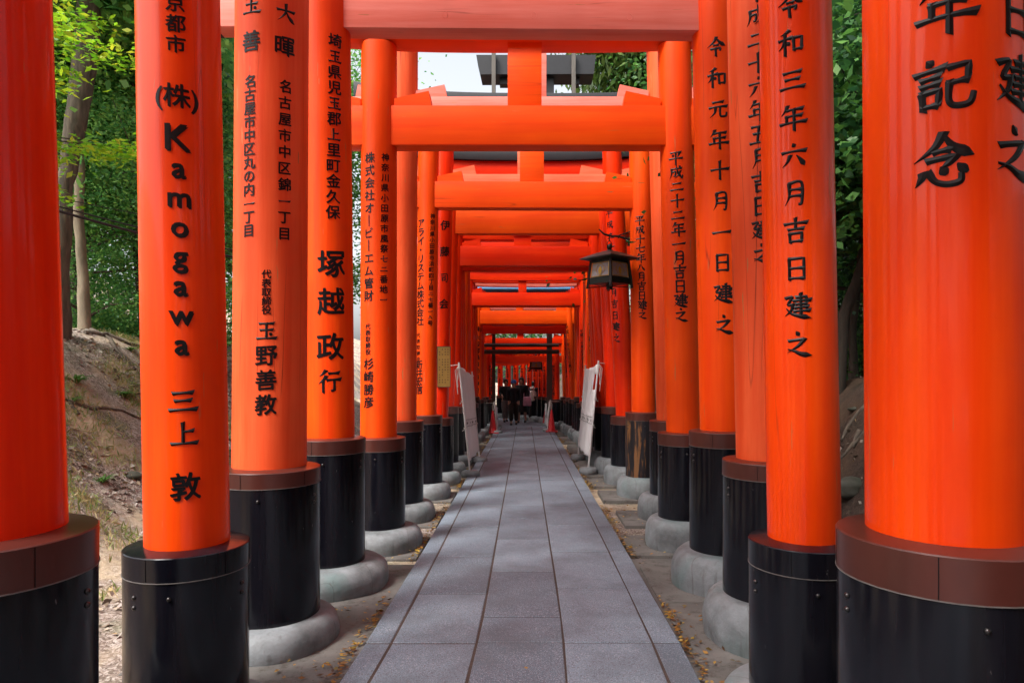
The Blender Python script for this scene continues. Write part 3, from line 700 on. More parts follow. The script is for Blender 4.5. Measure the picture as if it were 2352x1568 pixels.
# ------------------------------------------------------------------ leaves and trees
def leafcloud(pts, size, seed, flat=.5, long=1.6, droop=0):
    """pts: (n,3) centres -> mesh of folded leaf blades, one island each"""
    rn = np.random.RandomState(seed); n = len(pts)
    d = rn.randn(n, 3); d[:, 2] = d[:, 2] * flat - droop; d /= np.linalg.norm(d, axis=1)[:, None]
    u = rn.randn(n, 3); u[:, 2] *= flat; u -= (u * d).sum(1)[:, None] * d; u /= np.linalg.norm(u, axis=1)[:, None]
    nn = np.cross(d, u)
    s = size * (.6 + .8 * rn.rand(n))[:, None]
    a = pts - d * s * long * .5; b = pts + d * s * long * .5
    c1 = pts + u * s * .5 + nn * s * .12; c2 = pts - u * s * .5 + nn * s * .12
    V = np.stack([a, c1, b, c2], 1).reshape(-1, 3)
    me = bpy.data.meshes.new('crown')
    me.vertices.add(len(V)); me.vertices.foreach_set('co', V.ravel().astype(np.float32))
    F = np.arange(4 * n).reshape(n, 4)
    me.loops.add(4 * n); me.loops.foreach_set('vertex_index', F.ravel().astype(np.int32))
    me.polygons.add(n); me.polygons.foreach_set('loop_start', np.arange(0, 4 * n, 4).astype(np.int32)); me.polygons.foreach_set('loop_total', np.full(n, 4, np.int32))
    me.update(calc_edges=True); return me
def limbs(rn, base, h, lean, n, spread, r0, low=None):
    """trunk polyline and limb tips"""
    tr = []; x, y = 0, 0
    for i in range(9):
        t = i / 8; tr.append(Vector((lean[0] * t * h + rn.uniform(-.05, .05) * h * .15, lean[1] * t * h + rn.uniform(-.05, .05) * h * .15, t * h)))
    tips = []; L_ = []
    for k in range(n):
        t = rn.uniform(low or .35, 1); i = min(int(t * 8), 7); p = tr[i].lerp(tr[i + 1], t * 8 - i)
        a = rn.uniform(0, 6.28); ln = spread * (1.25 - t * .6) * rn.uniform(.6, 1.1)
        q = p + Vector((math.cos(a), math.sin(a), rn.uniform(.1, .7))) * ln * .55
        e = p + Vector((math.cos(a + rn.uniform(-.4, .4)), math.sin(a + rn.uniform(-.4, .4)), rn.uniform(.1, .6))) * ln
        L_.append(([p, q, e], [r0 * .35 * (1.1 - t * .6), r0 * .2 * (1.1 - t * .6), r0 * .06])); tips += [q, e, q.lerp(e, .5)]
        for _ in range(2):
            e2 = q + Vector((rn.uniform(-1, 1), rn.uniform(-1, 1), rn.uniform(-.2, .6))) * ln * .5; L_.append(([q, e2], [r0 * .12, r0 * .03])); tips.append(e2)
    return tr, L_, tips
def make_tree(name, seed, h, lean, spread, r0, nleaf, lsize, bark, leaf, label, cat='tree', nl=16, flat=.5, long=1.6, droop=0, clump=.55, group=None, low=None):
    rn = random.Random(seed); tr, Ls, tips = limbs(rn, 0, h, lean, nl, spread, r0, low)
    T = thing(name, label, cat, group=group)
    bm = bmesh.new(); tube(bm, tr, [r0 * (1.35 if i == 0 else 1 - .08 * i) for i in range(9)], 14); obj('trunk', bm, bark, T, 80)
    bm = bmesh.new()
    for p, r_ in Ls: tube(bm, p, r_, 6)
    obj('limbs', bm, bark, T, 80)
    nr = np.random.RandomState(seed)
    tp = np.array([list(t) for t in tips]); w = nr.rand(len(tp)) * .8 + .3; idx = nr.choice(len(tp), nleaf, p=w / w.sum())
    rr = clump * (.5 + nr.rand(len(tp)))[idx][:, None]
    off = nr.randn(nleaf, 3) * rr * np.array([1, 1, .55])
    pts = tp[idx] + off
    obj('crown', leafcloud(pts, lsize, seed, flat, long, droop), leaf, T)
    return T
def place(T, x, y, rz=0, s=1, dz=0):
    T.location = (x, y, gh(x, y) - .08 + dz); T.rotation_euler = (0, 0, rz); T.scale = (s, s, s); return T
GL = 'broadleaf trees on the left bank'; GR = 'dark trees on the right bank'
A = make_tree('evergreen_tree', 11, 9.5, (.02, .05), 3.6, .17, 30000, .082, M['bark'], M['leaf'], 'a', nl=30, group=GL, clump=.62, low=.18)
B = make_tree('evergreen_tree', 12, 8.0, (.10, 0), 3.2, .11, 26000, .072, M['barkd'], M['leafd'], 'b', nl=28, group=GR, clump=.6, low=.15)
left = [(-9.2, 13.2, 0, 1.0, 'broad evergreen tree standing just behind the pale slim trunk'),
        (-12.5, 17.5, 1, 1.15, 'evergreen tree further back on the left bank'), (-8.6, 18.0, 2, 1.0, 'evergreen tree beside the left pillars far along'),
        (-15.5, 15.0, 3, 1.2, 'evergreen tree high on the left slope'), (-16.5, 22.0, 4, 1.3, 'large evergreen closing the view through the left gap'),
        (-11.5, 24.0, 5, 1.2, 'evergreen tree by the inside of the bend'), (-20, 17, 1.5, 1.3, 'evergreen at the far left top of the slope'), (-6.0, 12.2, 2.5, .55, 'low bushy evergreen at the lip of the left bank'),
        (-8.2, 12.6, .8, .5, 'small yellowish evergreen on the lip of the bank beside the slim trunk'), (-11.6, 16.2, 4.2, .55, 'waist high dark evergreen far back on the left bank'), (-9.8, 14.9, 3.3, .6, 'young evergreen filling the middle of the left gap'), (-7.4, 22.5, 3.9, 1.0, 'evergreen rising behind the left banner'), (-6.5, 8.0, 1.9, .3, 'knee high evergreen shrub on the bare bank')]
for i, (x, y, rz, s, lb) in enumerate(left):
    if i == 12: continue
    T = A if i == 0 else copy_tree(A); place(T, x, y, rz, s, -.2 if s > .9 else -1.6 * s if s < .7 else 0); T['label'] = lb
right = [(5.4, 10.5, 0, 1.0, 'dark leaning tree on the right bank seen between two pillars'), (7.5, 15, 1, 1.1, 'dark tree behind the leaning one on the right'),
         (5.2, 14.5, 2.2, .9, 'slim dark tree close behind the right pillars'), (9.5, 19.5, 3, 1.25, 'tall dark tree well back on the right bank'), (6.5, 21, 4, 1.1, 'dark tree beside the right far pillars'),
         (11.5, 25, 5, 1.3, 'dark tree right of the bend'), (7.2, 12.2, 5.5, .55, 'low dark bush on the lip of the right bank'), (5.5, 29, 1.6, 1.2, 'dark tree beyond the bend'), (-1.0, 41, 1.1, 1.4, 'dark tree straight ahead behind the bend'), (6.6, 8.2, 3.4, .9, 'dark tree crowding the right pillars overhead'), (8.6, 17.4, .4, .6, 'stunted dark bush behind the right gap')]
for i, (x, y, rz, s, lb) in enumerate(right):
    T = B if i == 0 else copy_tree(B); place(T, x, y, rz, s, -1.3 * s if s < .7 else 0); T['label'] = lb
for i, (x, y, rz, s, lb) in enumerate([(7.5, -3, 0, 1.1, 'unseen dark tree added for shade right of the photographer'), (8.8, 4, 2, .9, 'unseen dark tree added for shade outside the near right pillars'), (2, -15, 3, 1.4, 'unseen dark tree added for shade behind the photographer'), (-6, -13, 4, 1.3, 'unseen dark tree added for shade behind and left of the photographer'), (8, -10, 5, 1.4, 'unseen dark tree added for shade behind and right of the photographer')]):  # out-of-view trees, added to block open sky around the camera
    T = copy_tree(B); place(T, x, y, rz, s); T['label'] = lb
W = make_tree('weeping_tree', 21, 12.5, (-.02, 0), 2.6, .16, 24000, .085, M['barkd'], M['willow'], 'tree with long hanging leaves seen above the right end of the near beams', nl=22, long=3.2, droop=1.6, flat=.8, clump=.5, low=.55)
place(W, 3.3, 19.5, 0, 1.0); 
# maple: sprays of bright leaves reaching into the left gap
def maple():
    T = thing('maple_tree', 'young maple with flat sprays of bright yellow-green leaves high in the left gap', 'tree', (-6.1, 7.0, 0))
    gz0 = gh(-6.1, 7.0); T.location.z = gz0 - .1
    bm = bmesh.new(); tube(bm, [(0, 0, 0), (-.15, .1, 1.2), (-.1, .2, 2.6), (-.35, .2, 4.2)], [.07, .055, .045, .03], 10); obj('trunk', bm, M['barkd'], T, 80)
    rn = np.random.RandomState(4); pts = []; bm = bmesh.new()
    for k in range(46):
        z = rn.uniform(1.7, 4.4); a = rn.uniform(0, 6.28); ln = rn.uniform(.8, 2.2)
        s = Vector((-.1, .15, z - .3)); e = Vector((-.1 + math.cos(a) * ln, .15 + math.sin(a) * ln, z + rn.uniform(-.1, .15)))
        tube(bm, [s, (s + e) / 2 + Vector((0, 0, .08)), e], [.014, .009, .003], 5)
        m = 330; t = rn.uniform(.35, 1.08, m); w = .42 * (1.15 - t * .7)
        px = s.x + (e.x - s.x) * t + rn.randn(m) * w; py = s.y + (e.y - s.y) * t + rn.randn(m) * w; pz = s.z + (e.z - s.z) * t - .06 * t + rn.randn(m) * .035
        pts.append(np.stack([px, py, pz], 1))
    obj('limbs', bm, M['barkd'], T, 80)
    obj('crown', leafcloud(np.concatenate(pts), .042, 5, .28, 2.3), M['maple'], T)
maple()
# the three separate trunks in the left gap
def trunk_tree(name, pts, rs, bark, label, crown=None, seg=14):
    p0 = Vector(pts[0]); T = thing(name, label, 'tree', p0)
    bm = bmesh.new(); q = []
    for i in range(len(pts) - 1):
        for k in range(5): q.append((Vector(pts[i]).lerp(Vector(pts[i + 1]), k / 5) - p0, rs[i] + (rs[i + 1] - rs[i]) * k / 5))
    q.append((Vector(pts[-1]) - p0, rs[-1]))
    rn = random.Random(len(label)); q = [(p + Vector((rn.uniform(-1, 1), rn.uniform(-1, 1), 0)) * r * .1, r * rn.uniform(.96, 1.05)) for p, r in q]
    tube(bm, [a for a, b in q], [b for a, b in q], seg); obj('trunk', bm, bark, T, 80)
    top = q[-1][0]; nr = np.random.RandomState(9); n = 9000
    bm = bmesh.new(); cs = []
    for k in range(16):
        a = k * 2.4; e = top + Vector((math.cos(a) * 1.6, math.sin(a) * 1.6, nr.uniform(-.6, 1.4))); tube(bm, [top - Vector((0, 0, .6)), (top + e) / 2, e], [rs[-1] * .5, rs[-1] * .3, .01], 6); cs.append(list(e)); cs.append(list((top + e) / 2))
    obj('limbs', bm, bark, T, 80)
    cs = np.array(cs)[nr.randint(0, 32, n)] + nr.randn(n, 3) * np.array([.6, .6, .35])
    obj('crown', leafcloud(cs, .1, 8, .5), M['leaf'] if bark is not M['barkd'] else M['leafd'], T)
def P3(u, v, Y): return (xp(u, Y), Y, zp(v, Y))
yt = 9.6
trunk_tree('old_tree', [(xp(128, yt), yt, gh(xp(128, yt), yt) - .2), P3(138, 620, yt), P3(150, 420, yt), P3(175, 280, yt), P3(196, 130, yt), P3(205, 20, yt), P3(205, -260, yt)], [.2, .115, .105, .135, .15, .15, .12], M['bark'], 'thick ridged grey trunk leaning right as it climbs in the left gap')
yt = 10.6
trunk_tree('slim_tree', [(xp(196, yt), yt, gh(xp(196, yt), yt) - .1), P3(190, 620, yt), P3(180, 500, yt), P3(184, 400, yt), P3(176, 300, yt), P3(170, 0, yt)], [.10, .075, .07, .072, .06, .05], M['bark2'], 'slim pale smooth trunk in the left gap')
yt = 13.0
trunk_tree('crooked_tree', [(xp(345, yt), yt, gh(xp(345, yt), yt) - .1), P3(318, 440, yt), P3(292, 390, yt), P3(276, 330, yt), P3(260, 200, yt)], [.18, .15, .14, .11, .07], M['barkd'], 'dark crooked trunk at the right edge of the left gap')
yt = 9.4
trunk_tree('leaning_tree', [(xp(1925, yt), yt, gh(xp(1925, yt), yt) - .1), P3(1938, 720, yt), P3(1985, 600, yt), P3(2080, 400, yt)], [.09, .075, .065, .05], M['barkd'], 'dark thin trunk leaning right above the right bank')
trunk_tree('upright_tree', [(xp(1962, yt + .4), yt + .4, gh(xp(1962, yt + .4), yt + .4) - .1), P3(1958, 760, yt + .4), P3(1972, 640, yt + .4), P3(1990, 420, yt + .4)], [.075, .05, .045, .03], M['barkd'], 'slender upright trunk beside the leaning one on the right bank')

# litter, ferns, roots, rocks
def litter():
    rn = np.random.RandomState(2); pts = []
    while len(pts) < 4200:
        y = rn.uniform(1.5, 23) ** 1.0; sd = rn.rand() < .5
        x = drift(y) + (-rn.uniform(1.0, 2.0) if sd else rn.uniform(.95, 1.9))
        if rn.rand() < .55: x = drift(y) + (-1.02 - abs(rn.randn()) * .04 if sd else .96 + abs(rn.randn()) * .04)
        if math.sin(y * 3.1) + math.sin(y * 1.7 + 1) < rn.uniform(-1.2, 1): continue
        pts.append((x, y, gz(y) - .022 + rn.rand() * .006))
    return leafcloud(np.array(pts), .017, 3, .12, 2.2)
tag(obj('fallen_leaves', litter(), M['dead']), kind='stuff', cat=None)
def banklitter():
    rn = np.random.RandomState(8); pts = []
    for _ in range(26000):
        x = -rn.uniform(2.6, 9.5) if rn.rand() < .9 else rn.uniform(2.5, 6.5); y = rn.uniform(3, 17)
        if math.sin(x * 1.9 + y) + math.sin(y * 2.3 - x * .7) < rn.uniform(-1.3, .6): continue
        pts.append((x, y, gh(x, y) + .012))
    return leafcloud(np.array(pts), .045, 13, .35, 1.5)
def banklm():
    return leafmat('bank_litter', [(.09, .06, .045), (.20, .15, .11), (.34, .28, .24), (.48, .43, .40), (.38, .25, .10)], .1)
tag(obj('bank_leaf_litter', banklitter(), banklm()), kind='stuff')
bm = bmesh.new(); 
one = tag(obj('fallen_leaf', leafcloud(np.array([(xp(1208, yg(1541)), yg(1541), .007)]), .028, 6, .1, 1.3), M['dead']), 'single curled brown leaf lying on the middle of the near paving', 'leaf')
def fern(x, y, s, label, n=40, mat='grass'):
    rn = random.Random(int(x * 77)); bm = bmesh.new()
    for k in range(n):
        a = rn.uniform(0, 6.28); l = s * rn.uniform(.5, 1); w = s * .035
        p = [Vector((math.cos(a) * l * t * .8, math.sin(a) * l * t * .8, l * (t * 1.1 - t * t * .85))) for t in (0, .35, .7, 1)]
        side = Vector((-math.sin(a), math.cos(a), 0)) * w
        vs = []
        for i, q in enumerate(p):
            kk = (1, 1.2, .9, .1)[i]; vs.append((bm.verts.new(q + side * kk), bm.verts.new(q - side * kk)))
        for i in range(3): bm.faces.new((vs[i][0], vs[i + 1][0], vs[i + 1][1], vs[i][1]))
    T = thing('fern_clump', label, 'plant', (x, y, gh(x, y) - .02)); obj('fronds', bm, M[mat], T); return T
def onbank(u, v):     # where the sight line of a photographed point meets the ground
    y = 2.5
    while y < 40:
        x = xp(u, y); z = zp(v, y)
        if z < gh(x, y): return x, y
        y += .05
    return xp(u, 10), 10
def undergrowth(seed, xa, xb, ya, yb, n, size, mat):
    rn = np.random.RandomState(seed); c = np.stack([rn.uniform(xa, xb, 150), rn.uniform(ya, yb, 150)], 1); hh = rn.uniform(.25, 1.1, 150); k = rn.randint(0, 150, n)
    off = rn.randn(n, 3) * .28; x = c[k, 0] + off[:, 0]; y = c[k, 1] + off[:, 1]
    z = np.array([gh(a, b) for a, b in zip(x, y)]) + np.abs(off[:, 2]) * hh[k] * 2.2
    return leafcloud(np.stack([x, y, z], 1), size, seed, .6, 1.8)
tag(obj('undergrowth', undergrowth(41, -14, -7.9, 12.2, 20, 30000, .06, None), M['leaf']), kind='stuff')
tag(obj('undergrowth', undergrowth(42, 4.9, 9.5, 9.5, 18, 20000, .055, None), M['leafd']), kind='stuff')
for (u, v, s, lb) in [(175, 880, .38, 'low fern at the foot of the thick trunk'), (285, 915, .30, 'small bright fern on the middle of the left slope'), (300, 805, .22, 'tiny fern just under the lip of the left bank'), (165, 930, .26, 'fern beside the left pillar on the slope'), (235, 1110, .25, 'dry tuft of grass low on the left bank'), (190, 740, .5, 'leafy seedling on the lip of the left bank')]:
    x, y = onbank(u, v); fern(x, y, s, lb)
def drygrass():
    rn = np.random.RandomState(31); pts = []
    while len(pts) < 16000:
        x = -rn.uniform(3.2, 7.8); y = rn.uniform(3.5, 12)
        k = math.sin(x * 2.3 + 1) + math.sin(y * 1.9 + x) + math.sin(y * 4.1)
        if k < rn.uniform(-.4, 1.3): continue
        pts.append((x, y, gh(x, y) + rn.uniform(.01, .06)))
    me = leafcloud(np.array(pts), .011, 17, 2.2, 9); return me
tag(obj('dry_grass', drygrass(), leafmat('straw_grass', [(.30, .24, .10), (.48, .38, .18), (.22, .26, .07), (.14, .24, .05)], .3)), kind='stuff')
def rootmesh(T, a, b, r, seed):
    rn = random.Random(seed); bm = bmesh.new(); pts = []
    for i in range(9):
        t = i / 8; x = a[0] + (b[0] - a[0]) * t + rn.uniform(-.08, .08); y = a[1] + (b[1] - a[1]) * t + rn.uniform(-.08, .08)
        pts.append((x, y, gh(x, y) + r * .35))
    tube(bm, pts, [r * (1 - .07 * i) for i in range(9)], 8); return tag(obj('tree_root', bm, M['bark'], None, 80), T, 'root', 'bare roots over the banks')
x1, y1 = onbank(150, 760); x2, y2 = onbank(310, 712); rootmesh('long root snaking along the lip of the left bank', (x1, y1), (x2, y2), .05, 1)
x1, y1 = onbank(155, 950); x2, y2 = onbank(320, 960); rootmesh('thin root crossing the middle of the left slope', (x1, y1), (x2, y2), .03, 2)
x1, y1 = onbank(200, 770); x2, y2 = onbank(330, 800); rootmesh('short root curling under the lip of the left bank', (x1, y1), (x2, y2), .04, 3)
for k, (va, vb, lb) in enumerate([(930, 1040, 'upper root clinging to the dark right bank'), (990, 1080, 'lower root clinging to the dark right bank')]):
    x1, y1 = onbank(1990, va); x2, y2 = onbank(1915, vb); rootmesh(lb, (x1, y1), (x2, y2), .03, 7 + k)
def rock(x, y, s, label, seed):
    bm = bmesh.new(); bmesh.ops.create_icosphere(bm, subdivisions=3, radius=1); rn = random.Random(seed); ph = [rn.uniform(0, 6) for _ in range(6)]
    for v in bm.verts:
        c = v.co; k = 1 + .18 * math.sin(c.x * 3 + ph[0]) * math.cos(c.y * 2.6 + ph[1]) + .1 * math.sin(c.z * 5 + ph[2]) + .05 * math.sin(c.x * 9 + ph[3])
        v.co = Vector((c.x * s[0], c.y * s[1], c.z * s[2])) * k
    o = obj('rock', bm, M['rock'], None, 50); o.location = (x, y, gh(x, y) + s[2] * .3); return tag(o, label, 'rock')
x, y = onbank(1955, 1130); rock(x, y, (.2, .16, .11), 'mossy block of stone at the foot of the right bank', 1)
x, y = onbank(1960, 942); rock(x, y, (.07, .05, .035), 'small pale stone on the right bank', 2)
x, y = onbank(305, 1098); rock(x, y, (.10, .07, .05), 'pale stone low on the left bank beside the lettered pillar', 3)

# ------------------------------------------------------------------ cables on the left
for k, (a, b, r, sag, lb) in enumerate([((60, 465), (480, 580), .014, .12, 'thickest black cable sloping across the left gap'), ((60, 455), (480, 566), .008, .16, 'thin black cable above the thickest one in the left gap'), ((60, 440), (480, 525), .004, .05, 'topmost thin wire across the left gap')]):
    Y1, Y2 = 6.4, 8.2; p = Vector(P3(a[0], a[1], Y1)); q = Vector(P3(b[0], b[1], Y2)); d = q - p; p -= d * 1.5; q += d * 1.2
    bm = bmesh.new(); pts = []
    for i in range(25):
        t = i / 24; w = p.lerp(q, t); w.z -= sag * (1 - (2 * t - 1) ** 2) - sag; pts.append(w)
    tube(bm, pts, r, 6); tag(obj('power_cable', bm, M['cable'], None, 80), lb, 'cable', 'cables over the left bank')

# ------------------------------------------------------------------ lanterns
def lantern():
    T = thing('hanging_lantern', 'square black bronze lantern with gilt emblem panes hanging from the right pillar', 'lantern', (0, 0, 0))
    # origin at the hook; body turned 40 degrees
    bm = bmesh.new(); n = 4
    def sq(r, z, k=0): return [(r * math.cos(math.pi / 4 + math.pi / 2 * i), r * math.sin(math.pi / 4 + math.pi / 2 * i), z) for i in range(4)]
    def loft(bm, secs):
        rr = [[bm.verts.new(p) for p in s] for s in secs]
        for a, b in zip(rr, rr[1:]):
            for i in range(len(a)): bm.faces.new((a[i], a[(i + 1) % len(a)], b[(i + 1) % len(b)], b[i]))
        bm.faces.new(list(reversed(rr[0]))); bm.faces.new(rr[-1])
    z0 = -.22
    loft(bm, [sq(.29, z0 - .155), sq(.465, z0 - .135), sq(.46, z0 - .12), sq(.33, z0 - .075), sq(.19, z0 - .03), sq(.06, z0), sq(.03, z0 + .02)])
    obj('roof', bm, M['verd'], T)
    bm = bmesh.new(); sphere(bm, (0, 0, -.165), .045, (1, 1, 1.1)); lathe(bm, [(.02, -.24), (.035, -.22), (.022, -.2), (.03, -.18)], 12); obj('finial', bm, M['iron'], T, 40)
    bm = bmesh.new(); tube(bm, [(.055 * math.cos(a), 0, -.125 + .055 * math.sin(a)) for a in [i * math.pi / 8 for i in range(17)]], .006, 6); tube(bm, [(0, 0, -.07), (0, 0, .03), (.02, 0, .05)], .009, 6); obj('ring', bm, M['iron'], T, 60)
    zt, zb = z0 - .155, z0 - .50; rt, rb = .285, .33
    bm = bmesh.new()
    for i in range(4):
        a = math.pi / 4 + math.pi / 2 * i; c, s = math.cos(a), math.sin(a)
        tube(bm, [(rt * c, rt * s, zt), (rb * c, rb * s, zb), ((rb + .015) * c, (rb + .015) * s, zb - .085)], [.026, .026, .022], 4)
    obj('corner_post', bm, M['iron'], T)
    bm = bmesh.new()
    loft(bm, [sq(rb * .985, zb - .02), sq(rb * .97, zb + .075)])
    loft(bm, [sq(rt * .99, zt - .035), sq(rt * .97, zt)])
    loft(bm, [sq(.05, zb - .10), sq(.05, zb - .02)])
    obj('body_band', bm, M['iron'], T)
    bm = bmesh.new()
    for i in range(4):
        a = math.pi / 4 + math.pi / 2 * i; tube(bm, [(rb * math.cos(a), rb * math.sin(a), zb - .07), (0, 0, zb - .05)], .008, 5)
    obj('bottom_brace', bm, M['iron'], T)
    for i in range(4):
        a = math.pi / 2 * i + math.pi / 2; c, s = math.cos(a), math.sin(a)
        def pt(x, z, d):
            t = (zt - z) / (zt - zb); apo = (rt + (rb - rt) * t) / math.sqrt(2) * .955 + d; w = (rt + (rb - rt) * t) * math.sqrt(2) / 2 * .86
            return Vector((c * apo - s * x * w, s * apo + c * x * w, z))
        za, zc = zb + .08, zt - .04
        bm = bmesh.new(); vs = [bm.verts.new(pt(x, z, 0)) for x, z in ((-1, za), (1, za), (1, zc), (-1, zc))]; bm.faces.new(vs)
        pn = obj('pane', bm, M['glass'], T)
        bm = bmesh.new()
        def bar(p, q, r=.006): tube(bm, [pt(*p, .006), pt(*q, .006)], r, 5)
        zm = (za + zc) / 2; hh = (zc - za) / 2
        for p, q in (((-.95, za + .01), (.95, za + .01)), ((-.95, zc - .01), (.95, zc - .01)), ((-.95, za + .01), (-.95, zc - .01)), ((.95, za + .01), (.95, zc - .01))): bar(p, q)
        for dz in (-.016, .016):
            bar((-.95, zm + dz), (-.42, zm + dz), .003); bar((.42, zm + dz), (.95, zm + dz), .003)
        for dx in (-.06, .06):
            bar((dx, za), (dx, zm - hh * .72), .003); bar((dx, zm + hh * .72), (dx, zc), .003)
        tube(bm, [pt(.42 * math.cos(k * .4), zm + hh * .75 * math.sin(k * .4), .006) for k in range(17)], .004, 5)
        ps = [bm.verts.new(pt(.2 * math.sin(k * 2 * math.pi / 14) * (1 if math.cos(k * 2 * math.pi / 14) < .3 else .6), zm - hh * .1 + hh * .55 * math.cos(k * 2 * math.pi / 14), .008)) for k in range(14)]
        bm.faces.new(ps)
        obj('emblem_grille', bm, M['gold'], pn)
    return T
Lz = 9.5
T = lantern(); T.location = (xp(1400, Lz), Lz, zp(543, Lz)); T.rotation_euler = (0, 0, rad(41))
T.scale = (.9, .9, .9)
fl = copy_tree(T); fl.location = (xp(1231, 24.5), 24.5, zp(806, 24.5)); fl['label'] = 'far small lantern hanging above the walkers'; fl.rotation_euler = (0, 0, rad(2))
for g_ in (T, fl): g_['group'] = 'lanterns hung under the gates'
bm = bmesh.new(); bx, by, bz = T.location
tube(bm, [(xp(1448, Lz), Lz + .05, zp(549, Lz)), (bx + .12, by, bz + .0), (bx, by, bz + .008), (bx - .08, by, bz + .035), (bx - .15, by, bz + .10)], [.016, .016, .015, .013, .008], 6)
tube(bm, [(xp(1448, Lz), Lz + .05, zp(531, Lz)), (xp(1421, Lz), Lz, zp(541, Lz)), (xp(1420, Lz), Lz, zp(548, Lz))], .009, 6)
tag(obj('lantern_bracket', bm, M['iron'], None, 60), 'curved black iron arm holding the near lantern on the right pillar', 'bracket')
bm = bmesh.new(); tube(bm, [(fl.location.x, 24.5, fl.location.z), (fl.location.x, 24.5, gz(24.5) + 2.33)], .01, 6); tube(bm, [(fl.location.x, 24.5, gz(24.5) + 2.33), (fl.location.x, 24.62, gz(24.5) + 2.33)], .012, 6)
tag(obj('lantern_hook', bm, M['iron'], None, 60), 'short iron hook above the far lantern', 'hook')

# ------------------------------------------------------------------ plaque
Yp = 10.83
bm = bmesh.new(); x0, x1, z0, z1 = xp(1005, Yp), xp(1034, Yp), zp(888, Yp), zp(796, Yp); box(bm, x0, x1, Yp - .008, Yp + .008, z0, z1, .003)
PQ = thing('donor_plaque', 'yellow plaque of small columned writing fixed on the left pillar', 'plaque', (0, 0, 0)); obj('board', bm, M['plaque'], PQ)
bm = bmesh.new(); rn = random.Random(3)
for c in range(4):
    for r_ in range(14):
        if rn.random() < .25 or r_ in (3,): continue
        x = x0 + (x1 - x0) * (.17 + .22 * c); z = z1 - (z1 - z0) * (.07 + .063 * r_)
        box(bm, x - .011, x + .011, Yp - .0105, Yp - .009, z - .002, z + .003); box(bm, x - .003, x + .003, Yp - .011, Yp - .0095, z - .011, z + .011)
obj('plaque_marks', bm, M['ink'], PQ)
bm = bmesh.new()
for a, b, c, d in ((x0 - .006, x0, z0 - .006, z1 + .006), (x1, x1 + .006, z0 - .006, z1 + .006), (x0, x1, z1, z1 + .006), (x0, x1, z0 - .006, z0)): box(bm, a, b, Yp - .012, Yp + .01, c, d)
obj('frame', bm, M['kasagi'], PQ)

